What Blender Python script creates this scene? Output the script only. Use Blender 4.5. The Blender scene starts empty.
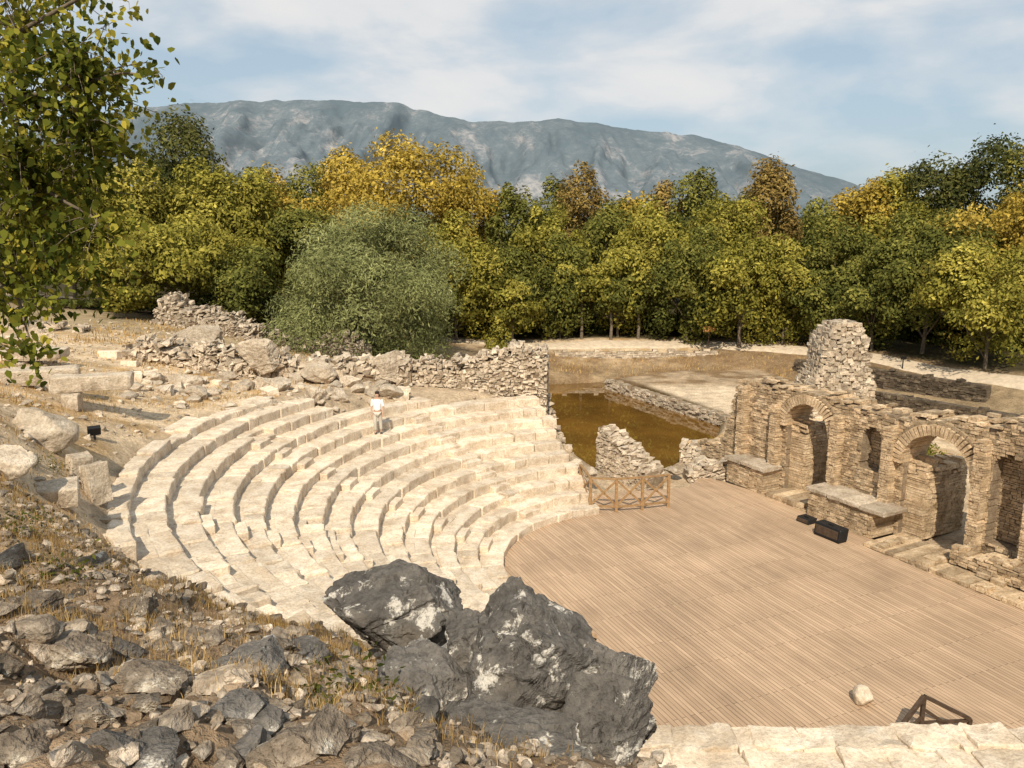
import bpy, bmesh, math, random
import numpy as np
from mathutils import Vector, Matrix
random.seed(7); RG=np.random.default_rng(11)
scn=bpy.context.scene; COL=scn.collection
PITCH=math.radians(10.9); F=800.0; CH=11.0
cp,sp=math.cos(PITCH),math.sin(PITCH)
# ---------------------------------------------------------------- geometry helpers
def ray(px,py):
    v=(384-py)/F
    return np.array([(px-512)/F, cp+v*sp, -sp+v*cp])
def at(px,py,z):
    d=ray(px,py); t=(z-CH)/d[2]; return np.array([d[0]*t,d[1]*t,z])
def atY(px,py,Y):
    d=ray(px,py); t=Y/d[1]; return np.array([d[0]*t,Y,CH+d[2]*t])
def atT(px,py,t):
    d=ray(px,py); return np.array([d[0]*t,d[1]*t,CH+d[2]*t])
def _h(ix,iy,iz,s):
    n=(ix*374761393+iy*668265263+iz*2147483647+s*1274126177)&0x7fffffff
    n=(n^(n>>13))*1274126177&0x7fffffff
    n=(n^(n>>15))*668265263&0x7fffffff
    return ((n^(n>>16))&0xffffff)/float(0xffffff)
def vnoise(P,s=0):
    P=np.asarray(P,dtype=np.float64); I=np.floor(P).astype(np.int64); f=P-I; f=f*f*(3-2*f)
    x,y,z=I[...,0],I[...,1],I[...,2]; a,b,c=f[...,0],f[...,1],f[...,2]
    def L(p,q,t): return p+(q-p)*t
    return L(L(L(_h(x,y,z,s),_h(x+1,y,z,s),a),L(_h(x,y+1,z,s),_h(x+1,y+1,z,s),a),b),
             L(L(_h(x,y,z+1,s),_h(x+1,y,z+1,s),a),L(_h(x,y+1,z+1,s),_h(x+1,y+1,z+1,s),a),b),c)*2-1
def fbm(P,o=4,s=0,g=.5):
    P=np.asarray(P,dtype=np.float64); r=0;a=1;t=0
    for k in range(o):
        r=r+a*vnoise(P*(2.03**k)+k*17.3,s+k); t+=a; a*=g
    return r/t
def P3(x,y,z=0.0): return np.stack([np.asarray(x,float),np.asarray(y,float),np.zeros_like(np.asarray(x,float))+z],-1)
def smooth(a,b,x):
    t=np.clip((np.asarray(x,float)-a)/(b-a),0,1); return t*t*(3-2*t)
def poly_sd(x,y,poly):
    poly=np.asarray(poly,float)[:,:2]; d=np.full(np.shape(x),1e9); ins=np.zeros(np.shape(x),bool)
    n=len(poly)
    for i in range(n):
        a=poly[i]; b=poly[(i+1)%n]; e=b-a
        t=np.clip(((x-a[0])*e[0]+(y-a[1])*e[1])/(e@e),0,1)
        d=np.minimum(d,np.hypot(x-a[0]-t*e[0],y-a[1]-t*e[1]))
        if b[1]!=a[1]:
            c=((a[1]>y)!=(b[1]>y))&(x<(b[0]-a[0])*(y-a[1])/(b[1]-a[1])+a[0]); ins^=c
    return np.where(ins,-d,d)
def line_d(x,y,pl):
    d=np.full(np.shape(x),1e9)
    for a,b in zip(pl[:-1],pl[1:]):
        a=np.array(a[:2],float);b=np.array(b[:2],float);e=b-a
        t=np.clip(((x-a[0])*e[0]+(y-a[1])*e[1])/(e@e),0,1)
        d=np.minimum(d,np.hypot(x-a[0]-t*e[0],y-a[1]-t*e[1]))
    return d
ORG={}
def tag(o,label=None,cat=None,group=None,kind=None):
    if label:o['label']=label
    if cat:o['category']=cat
    if group:o['group']=group
    if kind:o['kind']=kind
    return o
def thing(name,loc,label,cat,group=None):
    o=bpy.data.objects.new(name,None); COL.objects.link(o); o.location=[float(a) for a in loc]; o.empty_display_size=.3
    ORG[o.name]=np.array(loc,float); return tag(o,label,cat,group)
def mk(name,V,Fa,mat,parent=None,tint=None,smooth_=False,loc=None,col=None):
    V=np.array(V,dtype=np.float64).reshape(-1,3); Fa=np.asarray(Fa,dtype=np.int32); k=Fa.shape[1]
    if parent is not None: org=ORG[parent.name]
    elif loc is not None: org=np.array(loc,float)
    else: org=np.zeros(3)
    V=V-org
    me=bpy.data.meshes.new(name)
    me.vertices.add(len(V)); me.vertices.foreach_set('co',V.astype(np.float32).ravel())
    me.loops.add(Fa.size); me.loops.foreach_set('vertex_index',Fa.ravel())
    me.polygons.add(len(Fa)); me.polygons.foreach_set('loop_start',np.arange(0,Fa.size,k,dtype=np.int32))
    me.polygons.foreach_set('use_smooth',np.full(len(Fa),bool(smooth_)))
    me.update(calc_edges=True)
    if tint is not None:
        a=me.attributes.new('tint','FLOAT','POINT'); a.data.foreach_set('value',np.asarray(tint,np.float32))
    if col is not None:
        a=me.attributes.new('zcol','FLOAT_COLOR','POINT'); a.data.foreach_set('color',np.asarray(col,np.float32).ravel())
    me.materials.append(mat)
    o=bpy.data.objects.new(name,me); COL.objects.link(o)
    if parent is not None: o.parent=parent; ORG[o.name]=org
    elif loc is not None: o.location=[float(a) for a in loc]; ORG[o.name]=org
    else: ORG[o.name]=org
    return o
class MB:
    def __init__(s): s.V=[];s.F=[];s.T=[];s.n=0
    def add(s,V,Fa,t=.5):
        V=np.asarray(V,float); s.V.append(V); s.F.append(np.asarray(Fa,int)+s.n)
        s.T.append(np.full(len(V),t) if np.isscalar(t) else np.asarray(t)); s.n+=len(V)
    def build(s,name,mat,parent=None,smooth_=False,loc=None):
        return mk(name,np.concatenate(s.V),np.concatenate(s.F),mat,parent,np.concatenate(s.T),smooth_,loc)
BV=np.array([[x,y,z] for x in(-1,1) for y in(-1,1) for z in(-1,1)],float)
BF=np.array([[0,1,3,2],[4,6,7,5],[0,4,5,1],[2,3,7,6],[0,2,6,4],[1,5,7,3]])
def box(mb,c,ax,h,j=0,t=.5):
    V=BV*np.array(h)
    if j: V=V+RG.uniform(-j,j,V.shape)
    mb.add(np.array(c)+V@np.array(ax),BF,t)
def beam(mb,p,q,w,h,t=.5,up=(0,0,1)):
    p=np.array(p,float);q=np.array(q,float);d=q-p;L=np.linalg.norm(d);d/=L
    s=np.cross(d,up); 
    if np.linalg.norm(s)<1e-3: s=np.array([1.,0,0])
    s/=np.linalg.norm(s);u=np.cross(s,d)
    box(mb,(p+q)/2,[d,s,u],[L/2,w/2,h/2],0,t)
def grid_cube(gl,gb=(-1,-.86,.86,1),gc=(-1,-.8,.8,1)):
    ids={};V=[];Fc=[]
    def vid(i,j,k):
        if (i,j,k) not in ids: ids[(i,j,k)]=len(V);V.append((gl[i],gb[j],gc[k]))
        return ids[(i,j,k)]
    n=[len(g)-1 for g in (gl,gb,gc)]
    for i in range(n[0]):
        for j in range(n[1]):
            Fc.append([vid(i,j,0),vid(i,j+1,0),vid(i+1,j+1,0),vid(i+1,j,0)])
            Fc.append([vid(i,j,n[2]),vid(i+1,j,n[2]),vid(i+1,j+1,n[2]),vid(i,j+1,n[2])])
    for i in range(n[0]):
        for k in range(n[2]):
            Fc.append([vid(i,0,k),vid(i+1,0,k),vid(i+1,0,k+1),vid(i,0,k+1)])
            Fc.append([vid(i,n[1],k),vid(i,n[1],k+1),vid(i+1,n[1],k+1),vid(i+1,n[1],k)])
    for j in range(n[1]):
        for k in range(n[2]):
            Fc.append([vid(0,j,k),vid(0,j,k+1),vid(0,j+1,k+1),vid(0,j+1,k)])
            Fc.append([vid(n[0],j,k),vid(n[0],j+1,k),vid(n[0],j+1,k+1),vid(n[0],j,k+1)])
    V=np.array(V)
    e=(np.abs(V)>.999); cnt=e.sum(1)
    V=np.where(e&(cnt[:,None]>=2),V*.955,V); V=np.where(e&(cnt[:,None]>=3),V*.97,V)
    return V,np.array(Fc)
GC=grid_cube((-1,-.93,-.4,.1,.55,.93,1),(-1,-.85,0,.85,1),(-1,-.6,.82,1))
def block(mb,c,ax,h,amp=.03,t=.5,s=0,fq=2.2):
    V=GC[0]*np.array(h); W=np.array(c)+V@np.array(ax)
    W=W+np.stack([fbm(W*fq+9*k,2,s+k) for k in range(3)],-1)*amp
    mb.add(W,GC[1],np.clip(t+fbm(W*1.3,2,s)*.12,0,1))
def rotz(a,tx=0,ty=0):
    m=Matrix.Rotation(a,3,'Z')@Matrix.Rotation(tx,3,'X')@Matrix.Rotation(ty,3,'Y'); return np.array(m.transposed())
ICO={}
def ico(l):
    if l not in ICO:
        bm=bmesh.new(); bmesh.ops.create_icosphere(bm,subdivisions=l,radius=1)
        V=np.array([v.co[:] for v in bm.verts]);Fc=np.array([[v.index for v in f.verts] for f in bm.faces]); bm.free()
        V/=np.linalg.norm(V,axis=1)[:,None]; ICO[l]=(V,Fc)
    return ICO[l]
def rockV(seed,level,size,cuts=9,rough=.12,rot=None,cut=(.4,.8)):
    rg=np.random.default_rng(seed); V,Fc=ico(level); V=V.copy()
    for k in range(cuts):
        n=rg.normal(size=3); n/=np.linalg.norm(n); d=rg.uniform(*cut)
        o=np.maximum(0,V@n-d); V-=o[:,None]*n*.99
    n0=V/np.linalg.norm(V,axis=1)[:,None]
    disp=fbm(V*1.5+seed*3.1,3,seed)*rough*.8
    if level>=4:
        # bedding-plane steps, cracks, fine weathering
        for q_ in range(2):
            ax=rg.normal(size=3); ax/=np.linalg.norm(ax)
            t=(V@ax)*(3.0+q_*2)+fbm(V*1.1+seed+q_*9,2,seed+3)*1.1; fl=np.floor(t); fr=t-fl; q=fl.astype(int)
            disp=disp+(_h(q,q*3,q*0,seed+q_)-.5)*rough*(.9-.3*q_)*smooth(0,.07,fr)*smooth(0,.07,1-fr)
        rd=1-np.abs(fbm(V*2.3+seed,3,seed+5)); disp=disp-(np.clip(rd-.9,0,1)*10)**2*rough*.45+fbm(V*8+seed,4,seed+9,.6)*rough*.34
    V=V+n0*disp[:,None]
    V=V*np.array(size)
    if rot is not None: V=V@rotz(*rot)
    return V,Fc
def tube(mb,pts,rad,n=7,t=.5):
    pts=np.array(pts,float); m=len(pts); V=[]
    for i in range(m):
        d=pts[min(i+1,m-1)]-pts[max(i-1,0)]; d/=np.linalg.norm(d)+1e-9
        a=np.cross(d,[.3,.9,.1] if abs(d[2])>.6 else [0,0,1]); a/=np.linalg.norm(a); b=np.cross(d,a)
        for k in range(n):
            w=2*math.pi*k/n; V.append(pts[i]+rad[i]*(math.cos(w)*a+math.sin(w)*b))
    Fc=[[i*n+k,i*n+(k+1)%n,(i+1)*n+(k+1)%n,(i+1)*n+k] for i in range(m-1) for k in range(n)]
    mb.add(V,Fc,t)
# ---------------------------------------------------------------- materials
def newmat(name):
    m=bpy.data.materials.new(name); m.use_nodes=True; nt=m.node_tree
    for n in list(nt.nodes):
        if n.type!='OUTPUT_MATERIAL': nt.nodes.remove(n)
    return m,nt,nt.nodes['Material Output']
def nd(nt,typ,ins=None,**kw):
    n=nt.nodes.new(typ)
    for k,v in kw.items(): setattr(n,k,v)
    for k,v in (ins or {}).items():
        if isinstance(v,bpy.types.NodeSocket): nt.links.new(v,n.inputs[k])
        else: n.inputs[k].default_value=v
    return n
def ramp(nt,fac,stops,interp='LINEAR'):
    r=nt.nodes.new('ShaderNodeValToRGB'); r.color_ramp.interpolation=interp
    el=r.color_ramp.elements
    while len(el)<len(stops): el.new(.5)
    for e,(p,c) in zip(el,stops):
        e.position=p; e.color=(c,c,c,1) if np.isscalar(c) else (*c,1)
    nt.links.new(fac,r.inputs[0]); return r.outputs[0]
def mix(nt,f,a,b,typ='MIX'):
    m=nt.nodes.new('ShaderNodeMix'); m.data_type='RGBA'; m.blend_type=typ
    for i,v in ((0,f),(6,a),(7,b)):
        if isinstance(v,bpy.types.NodeSocket): nt.links.new(v,m.inputs[i])
        else: m.inputs[i].default_value=v if i==0 else (*v,1)
    return m.outputs[2]
def noise(nt,co,sc,det=6,rough=.6,dist=0):
    return nd(nt,'ShaderNodeTexNoise',{'Vector':co,'Scale':sc,'Detail':det,'Roughness':rough,'Distortion':dist}).outputs['Fac']
def coord(nt): return nd(nt,'ShaderNodeTexCoord').outputs['Object']
def finish(nt,out,col,rough=.9,bump=None,bd=.05,bs=1.0,spec=.2):
    b=nd(nt,'ShaderNodeBsdfPrincipled'); 
    if isinstance(col,bpy.types.NodeSocket): nt.links.new(col,b.inputs['Base Color'])
    else: b.inputs['Base Color'].default_value=(*col,1)
    b.inputs['Roughness'].default_value=rough; b.inputs['Specular IOR Level'].default_value=spec
    if bump is not None:
        bp=nd(nt,'ShaderNodeBump',{'Height':bump,'Distance':bd,'Strength':bs}); nt.links.new(bp.outputs[0],b.inputs['Normal'])
    nt.links.new(b.outputs[0],out.inputs[0]); return b
def stone(name,dark,mid,light,sc=3.0,stain=(.16,.12,.08),stainamt=.5,bd=.04,lichen=None,lo=.62,hi=1.18,gl=.62):
    m,nt,out=newmat(name); co=coord(nt)
    n1=noise(nt,co,sc,6,.68)
    c=ramp(nt,n1,[(.28,dark),(.5,mid),(.72,light)])
    at_=nd(nt,'ShaderNodeAttribute',attribute_name='tint').outputs['Fac']
    c=mix(nt,1.0,c,ramp(nt,at_,[(0,lo),(1,hi)]),'MULTIPLY')
    n2=noise(nt,co,sc*.35,3,.6,.5)
    st=ramp(nt,n2,[(.5,0.0),(.68,1.0)])
    stm=nd(nt,'ShaderNodeMath',{0:st,1:stainamt},operation='MULTIPLY').outputs[0]
    c=mix(nt,stm,c,stain)
    n4=noise(nt,co,sc*6,4,.7)
    c=mix(nt,1.0,c,ramp(nt,n4,[(.3,gl),(.6,1.12)]),'MULTIPLY')
    if lichen:
        n3=noise(nt,co,lichen[1],8,.72,.3)
        c=mix(nt,ramp(nt,n3,[(lichen[2]-.01,0.0),(lichen[2]+.035,.9)]),c,lichen[0])
        n5=noise(nt,co,lichen[1]*2.3,5,.65,.2)
        c=mix(nt,ramp(nt,n5,[(.58,0.0),(.68,.55)]),c,(.04,.037,.034))
    hgt=nd(nt,'ShaderNodeMath',{0:n1,1:n4},operation='ADD').outputs[0]
    finish(nt,out,c,.92,hgt,bd,1.0,.15); return m
M={}
M['seat']=stone('pale_marble_seat',(.49,.385,.275),(.72,.6,.455),(.83,.735,.6),2.6,(.43,.32,.21),.5,.03,gl=.73,lo=.76,hi=1.1)
M['wallstone']=stone('roman_brick_stone',(.3,.205,.12),(.55,.41,.26),(.73,.58,.4),2.6,(.22,.155,.09),.45,.03,lo=.52,hi=1.25)
M['mortar']=stone('old_mortar',(.22,.155,.1),(.33,.25,.17),(.45,.36,.25),4,(.16,.12,.08),.4,.04)
M['rubble']=stone('rubble_stone',(.36,.285,.205),(.59,.49,.37),(.74,.64,.51),2.6,(.3,.22,.145),.5,.05,lo=.58,hi=1.2)
M['darkwall']=stone('dark_ruin_stone',(.07,.055,.04),(.15,.115,.08),(.24,.19,.13),2.6,(.06,.05,.035),.45,.05,lo=.4,hi=1.35)
M['boulder']=stone('grey_limestone',(.08,.072,.064),(.165,.15,.133),(.27,.248,.216),2.1,(.14,.108,.072),.5,.05,lichen=((.6,.56,.49),3.6,.57),gl=.6)
M['boulder2']=stone('brown_limestone',(.125,.095,.07),(.24,.195,.148),(.42,.355,.275),2.6,(.2,.135,.075),.55,.05,lichen=((.6,.54,.44),5.0,.575),gl=.55)
M['pebble']=stone('pebble_stone',(.18,.135,.095),(.37,.3,.225),(.66,.57,.46),3.5,(.24,.155,.085),.55,.03,lo=.25,hi=1.6)
def leafmat(name,c0,c1,c2,trans=.25,sc=.5):
    m,nt,out=newmat(name)
    a=nd(nt,'ShaderNodeAttribute',attribute_name='tint').outputs['Fac']
    c=ramp(nt,a,[(0,c0),(.5,c1),(1,c2)])
    n=noise(nt,coord(nt),sc,2,.6); c=mix(nt,1.0,c,ramp(nt,n,[(.3,.62),(.7,1.3)]),'MULTIPLY')
    d=nd(nt,'ShaderNodeBsdfDiffuse',{'Color':c}); t=nd(nt,'ShaderNodeBsdfTranslucent',{'Color':c})
    x=nd(nt,'ShaderNodeMixShader',{0:trans,1:d.outputs[0],2:t.outputs[0]})
    nt.links.new(x.outputs[0],out.inputs[0]); return m
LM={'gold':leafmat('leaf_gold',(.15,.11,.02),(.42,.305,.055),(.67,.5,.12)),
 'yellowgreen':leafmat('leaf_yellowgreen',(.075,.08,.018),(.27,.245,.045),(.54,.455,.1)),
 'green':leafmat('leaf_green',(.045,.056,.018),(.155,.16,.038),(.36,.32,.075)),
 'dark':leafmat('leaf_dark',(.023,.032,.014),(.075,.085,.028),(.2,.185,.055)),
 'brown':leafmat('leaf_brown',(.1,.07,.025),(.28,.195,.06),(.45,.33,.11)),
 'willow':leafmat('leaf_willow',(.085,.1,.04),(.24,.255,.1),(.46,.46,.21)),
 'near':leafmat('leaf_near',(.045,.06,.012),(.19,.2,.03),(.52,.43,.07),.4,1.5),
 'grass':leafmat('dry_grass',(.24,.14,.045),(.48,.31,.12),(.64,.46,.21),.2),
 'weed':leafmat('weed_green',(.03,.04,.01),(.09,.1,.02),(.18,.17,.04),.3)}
def plain(name,c,rough=.8,sc=8,var=.35,bd=.01):
    m,nt,out=newmat(name); co=coord(nt); n=noise(nt,co,sc,5,.6)
    k=ramp(nt,n,[(.3,1-var),(.7,1+var)]); finish(nt,out,mix(nt,1.0,c,k,'MULTIPLY'),rough,n,bd); return m
M['bark']=plain('bark',(.15,.12,.085),.9,6,.5,.03)
M['railwood']=plain('railing_wood',(.3,.185,.09),.7,9)
M['darkwood']=plain('dark_wood',(.075,.05,.034),.7,9)
M['black']=plain('black_case',(.015,.015,.016),.5,20,.2)
M['signwood']=plain('sign_board',(.5,.24,.09),.6,9)
M['skin']=plain('skin',(.45,.27,.19),.6,20,.05,.001); M['shirt']=plain('white_shirt',(.8,.79,.76),.8,20,.06,.004)
M['trousers']=plain('beige_trousers',(.52,.48,.41),.8,20,.08,.004); M['hair']=plain('brown_hair',(.05,.035,.025),.6,30,.2,.004)
M['shoe']=plain('grey_shoe',(.1,.09,.08),.7,20,.1)
# stage wall frame
WA=math.atan2(-.883,.47); wu=np.array([math.cos(WA),math.sin(WA),0]); wn=np.array([wu[1],-wu[0],0]); 
if wn[0]>0: wn=-wn
WO=np.array([12.2,31.5,0.0])
def W(u,v,z): return WO+wu*u+wn*v+np.array([0,0,z])
# deck material
m,nt,out=newmat('wood_deck'); co=coord(nt)
mp=nd(nt,'ShaderNodeMapping',{'Vector':co,'Rotation':(0,0,-(WA-math.radians(5)))}).outputs[0]
b1=nd(nt,'ShaderNodeTexBrick',{'Vector':mp,'Color1':(.51,.36,.235,1),'Color2':(.405,.28,.18,1),'Mortar':(.18,.12,.075,1),'Scale':1.0,'Mortar Size':.008,'Mortar Smooth':.3,'Bias':0.0,'Brick Width':3.1,'Row Height':.12},offset=.43,offset_frequency=2)
st=nd(nt,'ShaderNodeMapping',{'Vector':mp,'Scale':(.35,8.3,1)}).outputs[0]
g=noise(nt,st,2.0,5,.7); big=noise(nt,co,.35,4,.6,.4)
c=mix(nt,1.0,b1.outputs['Color'],ramp(nt,g,[(.3,.76),(.7,1.2)]),'MULTIPLY'); c=mix(nt,1.0,c,ramp(nt,big,[(.3,.8),(.7,1.15)]),'MULTIPLY')
inv=nd(nt,'ShaderNodeMath',{0:1.0,1:b1.outputs['Fac']},operation='SUBTRACT').outputs[0]
finish(nt,out,c,.75,inv,.008,.7,.25); M['deck']=m
# ground material
m,nt,out=newmat('ground_earth'); co=coord(nt)
a=nd(nt,'ShaderNodeAttribute',attribute_name='zcol').outputs['Color']
n1=noise(nt,co,1.3,8,.7); n2=noise(nt,co,9,5,.7); n3=noise(nt,co,.3,3,.6)
c=mix(nt,1.0,a,ramp(nt,n1,[(.3,.6),(.7,1.3)]),'MULTIPLY'); c=mix(nt,1.0,c,ramp(nt,n2,[(.3,.65),(.65,1.25)]),'MULTIPLY'); c=mix(nt,1.0,c,ramp(nt,n3,[(.3,.85),(.7,1.15)]),'MULTIPLY')
h=nd(nt,'ShaderNodeMath',{0:n1,1:n2},operation='ADD').outputs[0]
finish(nt,out,c,.95,h,.08,1.0,.1); M['ground']=m
m,nt,out=newmat('pond_water'); co=coord(nt)
n=noise(nt,nd(nt,'ShaderNodeMapping',{'Vector':co,'Scale':(1,2,1)}).outputs[0],1.2,3,.5)
c=ramp(nt,noise(nt,co,.25,4,.6),[(.3,(.085,.043,.01)),(.7,(.2,.1,.02))])
b=finish(nt,out,c,.02,n,.003,.15,.8); b.inputs['IOR'].default_value=1.45; M['water']=m
m,nt,out=newmat('mountain_slope'); co=coord(nt)
n1=noise(nt,nd(nt,'ShaderNodeMapping',{'Vector':co,'Scale':(1,.35,1.2)}).outputs[0],.0042,9,.72,.3); n2=noise(nt,co,.03,6,.75)
z=nd(nt,'ShaderNodeSeparateXYZ',{0:co}).outputs[2]
zz=nd(nt,'ShaderNodeMapRange',{0:z,1:100.0,2:700.0,3:.05,4:-.03}).outputs[0]
s=nd(nt,'ShaderNodeMath',{0:n1,1:zz},operation='ADD').outputs[0]
s=nd(nt,'ShaderNodeMath',{0:s,1:nd(nt,'ShaderNodeMapRange',{0:n2,1:0.3,2:0.7,3:-.08,4:.08}).outputs[0]},operation='ADD').outputs[0]
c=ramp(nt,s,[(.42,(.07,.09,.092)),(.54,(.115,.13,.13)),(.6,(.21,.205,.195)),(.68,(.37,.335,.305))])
c=mix(nt,.34,c,(.18,.235,.3))  # distance haze painted into the slope colour as an even blue-grey mix
finish(nt,out,c,1.0,None,spec=0); M['mount']=m
# ---------------------------------------------------------------- terrain
CC=np.array([4.9,25.0]); R0=5.2; RD=.8; RH=.325
def rmax(a): return np.where(a<128,10.4,np.where(a<150,11.4,12.4))
def zc(d): return (d-R0)/RD*RH
arcpts=[(CC[0]+R0*math.cos(math.radians(a)),CC[1]+R0*math.sin(math.radians(a))) for a in range(106,242,5)]
curb=[W(u,v,0)[:2] for u,v in((14,2.1),(5.0,1.3),(4.7,1.2),(1,1.0),(-1.4,.9),(-3.6,1.2),(-4.8,1.6))]
deck_poly=[tuple(p) for p in arcpts]+[(1.6,17),(2.0,12.05),(22,12.05),(24,16)]+[tuple(p) for p in curb]+[(7.76,33.4),(6.2,33.0),(2.9,32.3)]
pond=[at(*p,-.5)[:2] for p in((540,384),(600,382),(640,392),(727,424),(722,440),(668,470),(640,490),(545,470))]
island=[at(*p,.2)[:2] for p in((608,379),(680,370),(760,370),(806,383),(800,408),(735,418))]
path_pl=[(-30,92),(-16,76),(-7,69.5),(0,66.5),(8,67.5),(16,68),(22,65),(27.5,60.5),(32.5,50),(37,40),(42,30)]
ctrl=[(0,0,9.3),(-6,0,9.8),(6,0,8.2),(-12,0,10),(14,0,7),(-20,8,9.4),(-30,15,9.4),(0,-10,10.5),(-20,-10,11),(20,-10,9),
 (-7.7,11.5,7.3),(-4.3,8.4,7.15),(-3.3,7.9,6.85),(-1.8,6.9,7.1),(-.5,5.9,7.15),(.95,4.9,7.3),(-3,5,8.2),(-.5,3.5,8.5),(-6,6,8.4),(-5,3,9),(2,3,8.2),
 (-11.5,17.6,6.6),(-16,24.5,6.1),(-11.8,22.2,4.9),(-8.6,14.3,5.6),(-15.6,26.5,5.6),(-13.7,32.3,4.4),(-17.4,41.6,4.7),(-23.7,41.6,5.4),(-10,37.3,3.9),(-4.4,37,3.5),(-1,37.5,3.3),
 (-12.5,28,4.5),(-5.5,12.2,5.2),(-2,12,4.4),(-1,10,5.0),(-8,38.8,3.9),(0,42,1.8),(-6,44,3.2),(-10,50,2.9),(-10,56,2.6),(-4,60,1.8),(2.5,37.5,1.2),(4,34.5,.0),(6,38,-.2),(8,36,-.1),
 (3,10.5,2.6),(8,10.5,2.6),(13,10.5,2.6),(8,6,4.4),(3.4,8,4.0),(13,4,6),(1.8,6.6,5.9),(20,8,4),(28,14,2),
 (14,37,.1),(20,35,.4),(20,25,.3),(28,40,-.2),(26,30,.3),(34,30,1.5),(18.2,44,.9),(22,50,-.1),
 (-19.5,50,4.8),(-26,52,5.4),(-40,40,6.8),(-40,60,6),(-25,60,4.8),(-60,75,6),(-30,75,4.4),(-14,70,2.6),(-7,69,1.7),(0,66.5,1.5),(8,67.5,1.5),(16,68,1.5),(22,65,1.5),(27.5,60.5,1.5),(32.5,50,1.5),(37,40,1.6),
 (6,62,.1),(12,62.5,.0),(18,61,.0),(23,56,-.1),(27,49,-.2),(30,42,-.2),(10,75,1.8),(30,75,1.6),(45,60,1.8),(60,60,2),(70,75,2),(0,95,2),(40,100,2),(-40,100,4),(80,100,2),(-80,60,7),(-70,20,9),(60,20,2)]
for a_ in range(150,236,12):
    r=math.radians(a_); ctrl.append((CC[0]+16.0*math.cos(r),CC[1]+16.0*math.sin(r),4.2))
ctrl=np.array(ctrl,float)
def tps(r2): return .5*r2*np.log(r2+1e-9)
n_=len(ctrl); K=tps(((ctrl[:,None,:2]-ctrl[None,:,:2])**2).sum(-1))+np.eye(n_)*.6; Pm=np.c_[np.ones(n_),ctrl[:,:2]]
A=np.block([[K,Pm],[Pm.T,np.zeros((3,3))]]); sol=np.linalg.solve(A,np.r_[ctrl[:,2],0,0,0])
def T(x,y,det=True):
    x=np.asarray(x,float);y=np.asarray(y,float); z=np.zeros_like(x)+sol[n_]+sol[n_+1]*x+sol[n_+2]*y
    for i in range(n_): z=z+sol[i]*tps((x-ctrl[i,0])**2+(y-ctrl[i,1])**2)
    w=np.maximum(np.maximum(smooth(75,110,np.abs(x)),smooth(95,130,y)),smooth(10,40,-y))
    z=z*(1-w)+2.0*w
    if det:
        f=1-smooth(9,16,np.hypot(x,y))
        z=z+fbm(P3(x*.8,y*.8),4,3)*(.06+.2*f)*(1-smooth(60,90,y)) +(fbm(P3(x*3.5,y*3.5),3,8)*.13-np.abs(fbm(P3(x*1.8,y*1.8),4,18))*.3+.08)*f
    dx=x-CC[0];dy=y-CC[1];d=np.hypot(dx,dy);a=np.degrees(np.arctan2(dy,dx))%360
    ro=R0+RD*rmax(a)
    mk_=smooth(0,.5,ro+.3-d)*smooth(103,106,a)*(1-smooth(238,242,a))*smooth(R0-1,R0-.5,d)
    z=z*(1-mk_)+(zc(d)-.22)*mk_
    sd=poly_sd(x,y,deck_poly); k=1-smooth(-.3,.1,sd); z=z*(1-k)+np.minimum(z,-.7)*k
    sd=poly_sd(x,y,pond); k=1-smooth(-1.2,.5,sd); z=z*(1-k)+(-1.3)*k
    sd=poly_sd(x,y,island); k=1-smooth(-.1,.4,sd); z=z*(1-k)+(.2)*k
    return z
def Ts(x,y): return float(T(np.array([x]),np.array([y]))[0])
def hit(px,py,t0=2.5,t1=110):
    d=ray(px,py); t=np.linspace(t0,t1,900); P=np.outer(t,d)+[0,0,CH]
    b=np.where(P[:,2]<T(P[:,0],P[:,1]))[0]
    i=b[0] if len(b) else 899
    return np.array([P[i,0],P[i,1],Ts(P[i,0],P[i,1])]),t[i]
xs=np.concatenate([-np.geomspace(27,7000,34)[::-1],np.arange(-26,-10,.25),np.arange(-10,3,.12),np.arange(3,38,.24),np.geomspace(39,7000,32)])
ys=np.concatenate([-np.geomspace(4,3000,22)[::-1],np.arange(-3,14,.11),np.arange(14,78,.3),np.geomspace(79,9000,36)])
X,Y=np.meshgrid(xs,ys); Z=T(X,Y)
nx,ny=len(xs),len(ys); idx=np.arange(nx*ny).reshape(ny,nx)
Fq=np.stack([idx[:-1,:-1],idx[:-1,1:],idx[1:,1:],idx[1:,:-1]],-1).reshape(-1,4)
def L3(c0,c1,k): return c0*(1-k[...,None])+np.array(c1)*k[...,None]
base=np.zeros(X.shape+(3,))+np.array([.63,.485,.32])
nz=fbm(P3(X*.25,Y*.25),3,21); nz2=fbm(P3(X*.9,Y*.9),3,25)
base=L3(base,(.46,.29,.12),smooth(0,.4,nz2)*.7)
base=L3(base,(.27,.19,.12),1-smooth(9,14,np.hypot(X,Y)+nz2*3))
dd=np.hypot(X-CC[0],Y-CC[1]); base=L3(base,(.48,.37,.25),1-smooth(16,17,dd))
base=L3(base,(.4,.31,.19),smooth(42,48,Y)*(1-smooth(62,66,Y)))
base=L3(base,(.3,.22,.13),smooth(44,48,Y)*smooth(14,18,X))
base=L3(base,(.68,.54,.38),(1-smooth(-.2,.2,poly_sd(X,Y,island))))
base=L3(base,(.09,.055,.02),(1-smooth(-.6,.2,poly_sd(X,Y,pond))))
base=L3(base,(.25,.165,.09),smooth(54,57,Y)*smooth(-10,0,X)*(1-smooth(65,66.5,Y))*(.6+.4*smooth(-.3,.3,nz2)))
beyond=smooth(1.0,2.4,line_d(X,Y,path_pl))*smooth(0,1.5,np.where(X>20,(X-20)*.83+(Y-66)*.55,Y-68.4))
base=L3(base,(.07,.057,.027),beyond)
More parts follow.
